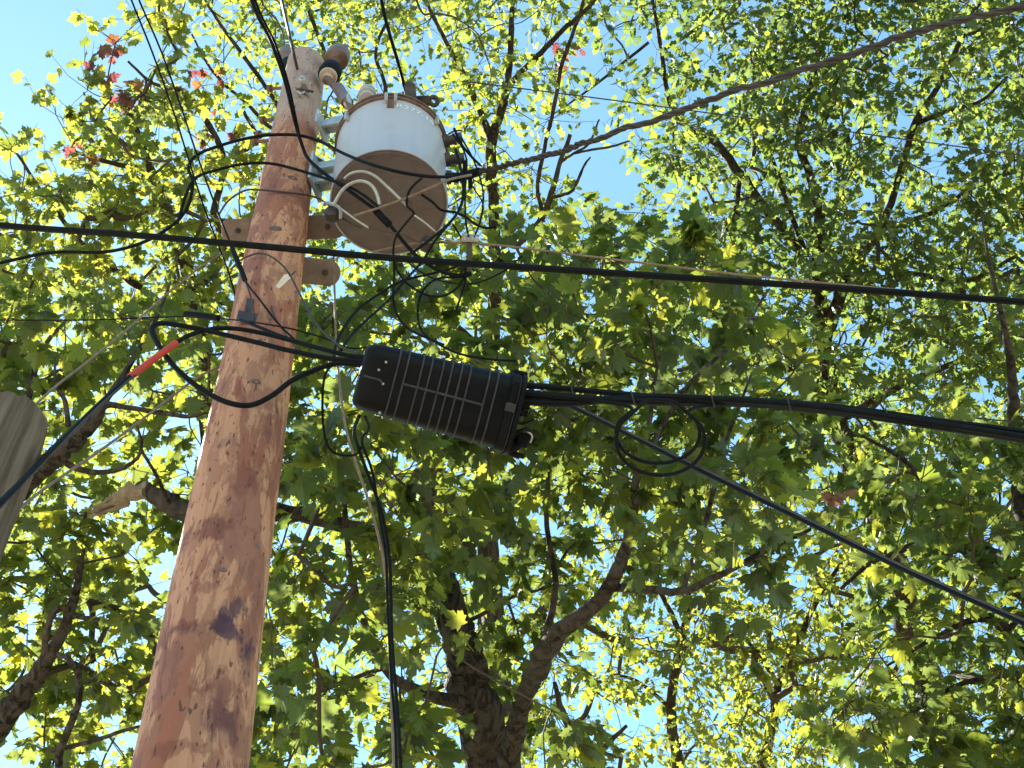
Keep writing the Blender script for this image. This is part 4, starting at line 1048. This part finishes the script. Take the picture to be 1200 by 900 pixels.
make_tree('L', 'oak_tree', 'tall sunlit tree with russet tinted top against the sky at upper left', 'tree', (-0.3, 1.0),
    [[(258, 700, 12.4, 34), (250, 560, 12.4, 28), (240, 430, 12.4, 22), (226, 345, 12.4, 17), (208, 280, 12.4, 15), (192, 240, 12.4, 13), (172, 188, 12.4, 10), (156, 143, 12.4, 7), (142, 110, 12.4, 4)],
     [(178, 212, 12.4, 7), (160, 198, 12.3, 7), (135, 192, 12.2, 6), (108, 185, 12.1, 5), (90, 178, 12.1, 3)],
     [(165, 182, 12.4, 6), (148, 170, 12.4, 5), (128, 152, 12.5, 4)],
     [(128, 152, 12.5, 4), (110, 140, 12.6, 4), (104, 125, 12.7, 3), (98, 108, 12.7, 2)],
     [(236, 400, 12.4, 10), (170, 340, 12.0, 8), (110, 300, 11.8, 7), (60, 240, 11.8, 5), (20, 180, 11.8, 3)],
     [(250, 250, 12.8, 8), (262, 190, 12.9, 8), (240, 138, 13, 7), (215, 108, 13, 6), (180, 98, 13, 4), (150, 72, 13, 3)],
     [(226, 345, 12.4, 8), (262, 300, 12.7, 8), (250, 250, 12.8, 8)],
     [(262, 190, 12.9, 5), (300, 165, 13, 5), (285, 130, 13, 4)]],
    (11.0, 14.0), 0.105, maple_shape, M_BARK2, kleaf=20, spray=0.36,
    autumn=[(125, 65, 26, .6), (148, 96, 28, .6), (212, 85, 24, .55), (268, 90, 20, .6), (255, 150, 28, .45), (147, 15, 26, .6), (95, 185, 24, .35)], hue=(1.7, 1.45, 1.4))

make_tree('B', 'maple_tree', 'low maple crown with tangled bare limbs between the old grey pole and the tall pole', 'tree', (-0.4, 0.6),
    [[(-70, 1010, 9.4, 44), (-30, 900, 9.4, 38), (-2, 850, 9.3, 30), (25, 815, 9.3, 26), (52, 776, 9.2, 18), (70, 748, 9.2, 14), (82, 716, 9.2, 12), (92, 680, 9.2, 9), (97, 640, 9.2, 6), (100, 600, 9.2, 4)],
     [(52, 776, 9.2, 9), (54, 745, 9.1, 8), (64, 716, 9.1, 8), (82, 714, 9.1, 8)],
     [(58, 764, 9.2, 6), (80, 772, 9.0, 7), (92, 795, 9.0, 8), (90, 830, 9.0, 8), (70, 880, 9.0, 9), (60, 930, 9.1, 10), (0, 965, 9.3, 11), (-45, 945, 9.4, 12)],
     [(-45, 930, 9.4, 38), (-62, 800, 9.3, 36), (-40, 690, 9.2, 33), (0, 605, 9.0, 28), (30, 567, 8.9, 26), (62, 538, 8.8, 25), (92, 512, 8.8, 22), (112, 488, 8.8, 17), (124, 474, 8.9, 9), (150, 478, 8.9, 6), (190, 484, 8.9, 6), (222, 488, 8.9, 5), (246, 482, 8.9, 3)],
     [(72, 540, 8.8, 8), (100, 552, 8.8, 7), (130, 552, 8.8, 6), (158, 540, 8.8, 5), (166, 520, 8.8, 4), (160, 498, 8.8, 3)],
     [(80, 500, 8.8, 7), (76, 470, 8.8, 6), (66, 452, 8.8, 4), (64, 420, 8.9, 3)],
     [(166, 528, 8.8, 4), (182, 555, 8.9, 4), (196, 585, 9.1, 5), (200, 592, 9.2, 4)],
     [(80, 722, 9.2, 5), (120, 727, 9.1, 5), (160, 742, 9.0, 5), (200, 748, 9.0, 3)],
     [(60, 880, 9.1, 6), (110, 868, 9, 5), (160, 852, 9, 4), (200, 850, 9, 3)],
     [(112, 488, 8.8, 8), (150, 430, 9.2, 7), (180, 380, 9.5, 5), (200, 330, 9.7, 3)],
     [(0, 605, 9.0, 10), (30, 480, 9.4, 8), (50, 410, 9.6, 6), (90, 360, 9.8, 3)]],
    (8.6, 11.0), 0.145, maple_shape, M_BARK, kleaf=14, spray=0.33, hue=(1.25, 1.15, 1.1))

make_tree('T', 'oak_tree', 'slender forked tree rising behind the transformer to the top edge', 'tree', (0.2, 1.2),
    [[(570, 640, 13.2, 26), (572, 520, 13.2, 22), (576, 420, 13.2, 18), (580, 330, 13.2, 15), (579, 250, 13.2, 13), (576, 200, 13.2, 13), (577, 160, 13.2, 12), (592, 112, 13.2, 9), (598, 60, 13.2, 7), (600, 5, 13.2, 6), (603, -60, 13.2, 4)],
     [(576, 165, 13.2, 10), (562, 128, 13.2, 8), (548, 98, 13.2, 7), (530, 62, 13.2, 6), (512, 28, 13.2, 5), (497, -5, 13.2, 4), (480, -60, 13.2, 3)],
     [(588, 122, 13.2, 7), (604, 92, 13.1, 7), (630, 66, 13.0, 7), (660, 35, 13.0, 6), (690, 8, 13, 5), (720, -30, 13, 3)],
     [(605, 290, 12.6, 7), (630, 262, 12.6, 8), (642, 240, 12.6, 8), (655, 195, 12.6, 6), (668, 158, 12.6, 5)],
     [(636, 252, 12.6, 5), (630, 215, 12.7, 5), (640, 165, 12.8, 5), (648, 130, 12.8, 5), (660, 70, 12.8, 5), (680, 15, 12.8, 4), (690, -40, 12.8, 3)],
     [(657, 190, 12.6, 4), (672, 180, 12.65, 3), (690, 168, 12.7, 3), (702, 140, 12.7, 2)],
     [(672, 180, 12.65, 3), (690, 176, 12.7, 3), (715, 172, 12.7, 3), (738, 165, 12.7, 2)],
     [(645, 232, 12.6, 5), (660, 228, 12.65, 4), (672, 222, 12.7, 4), (684, 195, 12.7, 3), (692, 184, 12.7, 2)],
     [(576, 420, 13.2, 10), (480, 330, 13.4, 9), (440, 230, 13.6, 8), (400, 120, 13.7, 6), (372, 40, 13.8, 5), (350, -20, 13.8, 3)],
     [(440, 230, 13.6, 6), (350, 170, 13.7, 6), (322, 118, 13.7, 5), (290, 72, 13.7, 5), (262, 34, 13.7, 4), (240, 0, 13.7, 3)],
     [(428, 180, 13.6, 5), (452, 110, 13.6, 5), (440, 60, 13.6, 4), (460, 10, 13.6, 4), (466, -40, 13.6, 3)],
     [(350, 165, 13.7, 4), (315, 148, 13.7, 5), (290, 122, 13.7, 4), (262, 98, 13.7, 4), (240, 70, 13.7, 3), (225, 40, 13.7, 2)]],
    (12.0, 15.5), 0.115, oak_shape, M_BARK2, kleaf=22, spray=0.38, autumn=[(662, 60, 22, .25), (655, 70, 18, .3), (762, 45, 20, .4)], hue=(1.6, 1.45, 1.4))

make_tree('E', 'oak_tree', 'tall fine leaved oak with pale twisting limbs filling the upper right', 'tree', (0.3, 1.5),
    [[(1080, 780, 14.4, 34), (1050, 660, 14.4, 30), (1006, 560, 14.3, 27), (975, 480, 14.2, 25), (966, 420, 14.2, 23), (963, 370, 14.2, 19), (958, 320, 14.2, 15), (960, 260, 14.2, 13), (952, 215, 14.2, 10), (936, 165, 14.2, 9), (945, 120, 14.2, 7), (958, 70, 14.2, 6), (965, 10, 14.2, 4)],
     [(966, 400, 14.2, 16), (985, 342, 14.1, 15), (1002, 308, 14, 13), (1030, 270, 14, 10), (1050, 220, 14, 8), (1070, 150, 14, 8), (1095, 108, 14, 7), (1120, 60, 14, 6), (1142, 10, 14, 5)],
     [(1072, 146, 14, 6), (1110, 130, 14, 6), (1150, 118, 14, 4), (1180, 90, 14, 3)],
     [(962, 345, 14.2, 11), (930, 285, 14.4, 12), (900, 250, 14.5, 12), (868, 205, 14.5, 11), (838, 168, 14.5, 10), (800, 145, 14.5, 7), (782, 110, 14.5, 6), (775, 60, 14.5, 5), (765, 0, 14.5, 4)],
     [(945, 300, 14.4, 7), (920, 230, 14.6, 6), (890, 140, 14.7, 5), (880, 60, 14.7, 4)],
     [(868, 205, 14.5, 6), (860, 260, 14.3, 6), (855, 300, 14.2, 4)],
     [(936, 165, 14.2, 5), (952, 130, 14.2, 6), (985, 90, 14.2, 5), (1010, 30, 14.2, 4)],
     [(1030, 270, 14, 6), (1090, 250, 13.9, 6), (1140, 220, 13.8, 5), (1190, 200, 13.8, 4)],
     [(985, 342, 14.1, 7), (1060, 320, 13.8, 6), (1130, 330, 13.6, 5), (1190, 300, 13.6, 4)],
     [(775, 60, 14.5, 5), (820, 30, 14.5, 4), (845, 0, 14.5, 3)],
     [(640, 140, 14.3, 1), (690, 105, 14.4, 3), (760, 50, 14.5, 4)],
     [(970, 480, 14.2, 10), (890, 400, 14, 8), (830, 340, 13.8, 6), (780, 290, 13.8, 4)],
     [(970, 500, 14.2, 10), (1060, 450, 13.8, 8), (1130, 420, 13.6, 6), (1180, 390, 13.5, 4)]],
    (12.6, 16.0), 0.128, oak_shape, M_BARK2, kleaf=24, spray=0.36, hue=(0.92, 0.98, 1.15))

make_tree('R', 'maple_tree', 'large limbed maple leaning in from the lower right edge', 'tree', (0.4, 0.5),
    [[(1300, 960, 9.8, 60), (1262, 820, 9.8, 54), (1236, 720, 9.8, 48), (1212, 640, 9.8, 36), (1198, 560, 9.8, 22), (1190, 500, 9.8, 16), (1186, 440, 9.8, 11), (1176, 380, 9.8, 7), (1160, 310, 9.9, 4), (1150, 250, 10, 2)],
     [(1236, 720, 9.8, 40), (1200, 684, 9.8, 36), (1168, 662, 9.8, 32), (1140, 645, 9.8, 24), (1110, 635, 9.8, 14), (1070, 640, 9.8, 9), (1020, 660, 9.7, 6), (985, 690, 9.7, 4)],
     [(1262, 830, 9.6, 24), (1215, 780, 9.5, 16), (1185, 745, 9.4, 14), (1160, 725, 9.4, 11), (1130, 730, 9.4, 7), (1090, 750, 9.3, 5), (1040, 780, 9.3, 3)],
     [(1180, 740, 9.4, 8), (1200, 720, 9.4, 7), (1230, 715, 9.4, 5)],
     [(1215, 790, 9.5, 8), (1130, 800, 9.4, 6), (1060, 840, 9.3, 5), (1000, 860, 9.3, 3)],
     [(1110, 635, 9.8, 9), (1090, 580, 9.8, 8), (1060, 540, 9.8, 6), (1010, 510, 9.8, 4)]],
    (8.4, 10.8), 0.135, maple_shape, M_BARK2, kleaf=14, spray=0.33)

make_tree('F', 'oak_tree', 'distant slim tree with fine pale leaves low in the gap right of the middle', 'tree', (0.2, 1.0),
    [[(800, 960, 15.5, 16), (793, 890, 15.5, 14), (786, 830, 15.5, 12), (794, 770, 15.5, 11), (803, 730, 15.5, 10), (806, 695, 15.5, 7), (796, 660, 15.5, 5), (776, 625, 15.5, 4), (768, 580, 15.5, 3)],
     [(798, 745, 15.5, 7), (780, 705, 15.4, 6), (758, 668, 15.3, 5), (735, 640, 15.2, 4)],
     [(803, 730, 15.5, 5), (830, 700, 15.5, 4), (850, 660, 15.5, 3)],
     [(808, 1000, 15.5, 14), (848, 985, 15.2, 14), (882, 930, 15, 13), (905, 850, 15, 11), (912, 800, 15, 9), (935, 750, 15, 8), (960, 700, 15, 6), (985, 660, 15, 4)],
     [(912, 800, 15, 6), (890, 770, 15, 5), (868, 740, 15, 4)],
     [(808, 1000, 15.5, 12), (930, 1010, 15.2, 12), (1030, 960, 15, 12), (1036, 880, 15, 9), (1040, 820, 15, 7), (1060, 760, 15, 5), (1090, 700, 15, 3)],
     [(786, 830, 15.5, 5), (750, 800, 15.4, 4), (720, 790, 15.4, 3)]],
    (13.5, 17.0), 0.115, oak_shape, M_BARK2, kleaf=22, spray=0.40, hue=(1.6, 1.4, 1.2))

for o in bpy.data.objects:
    if '_b' in o: del o['_b']
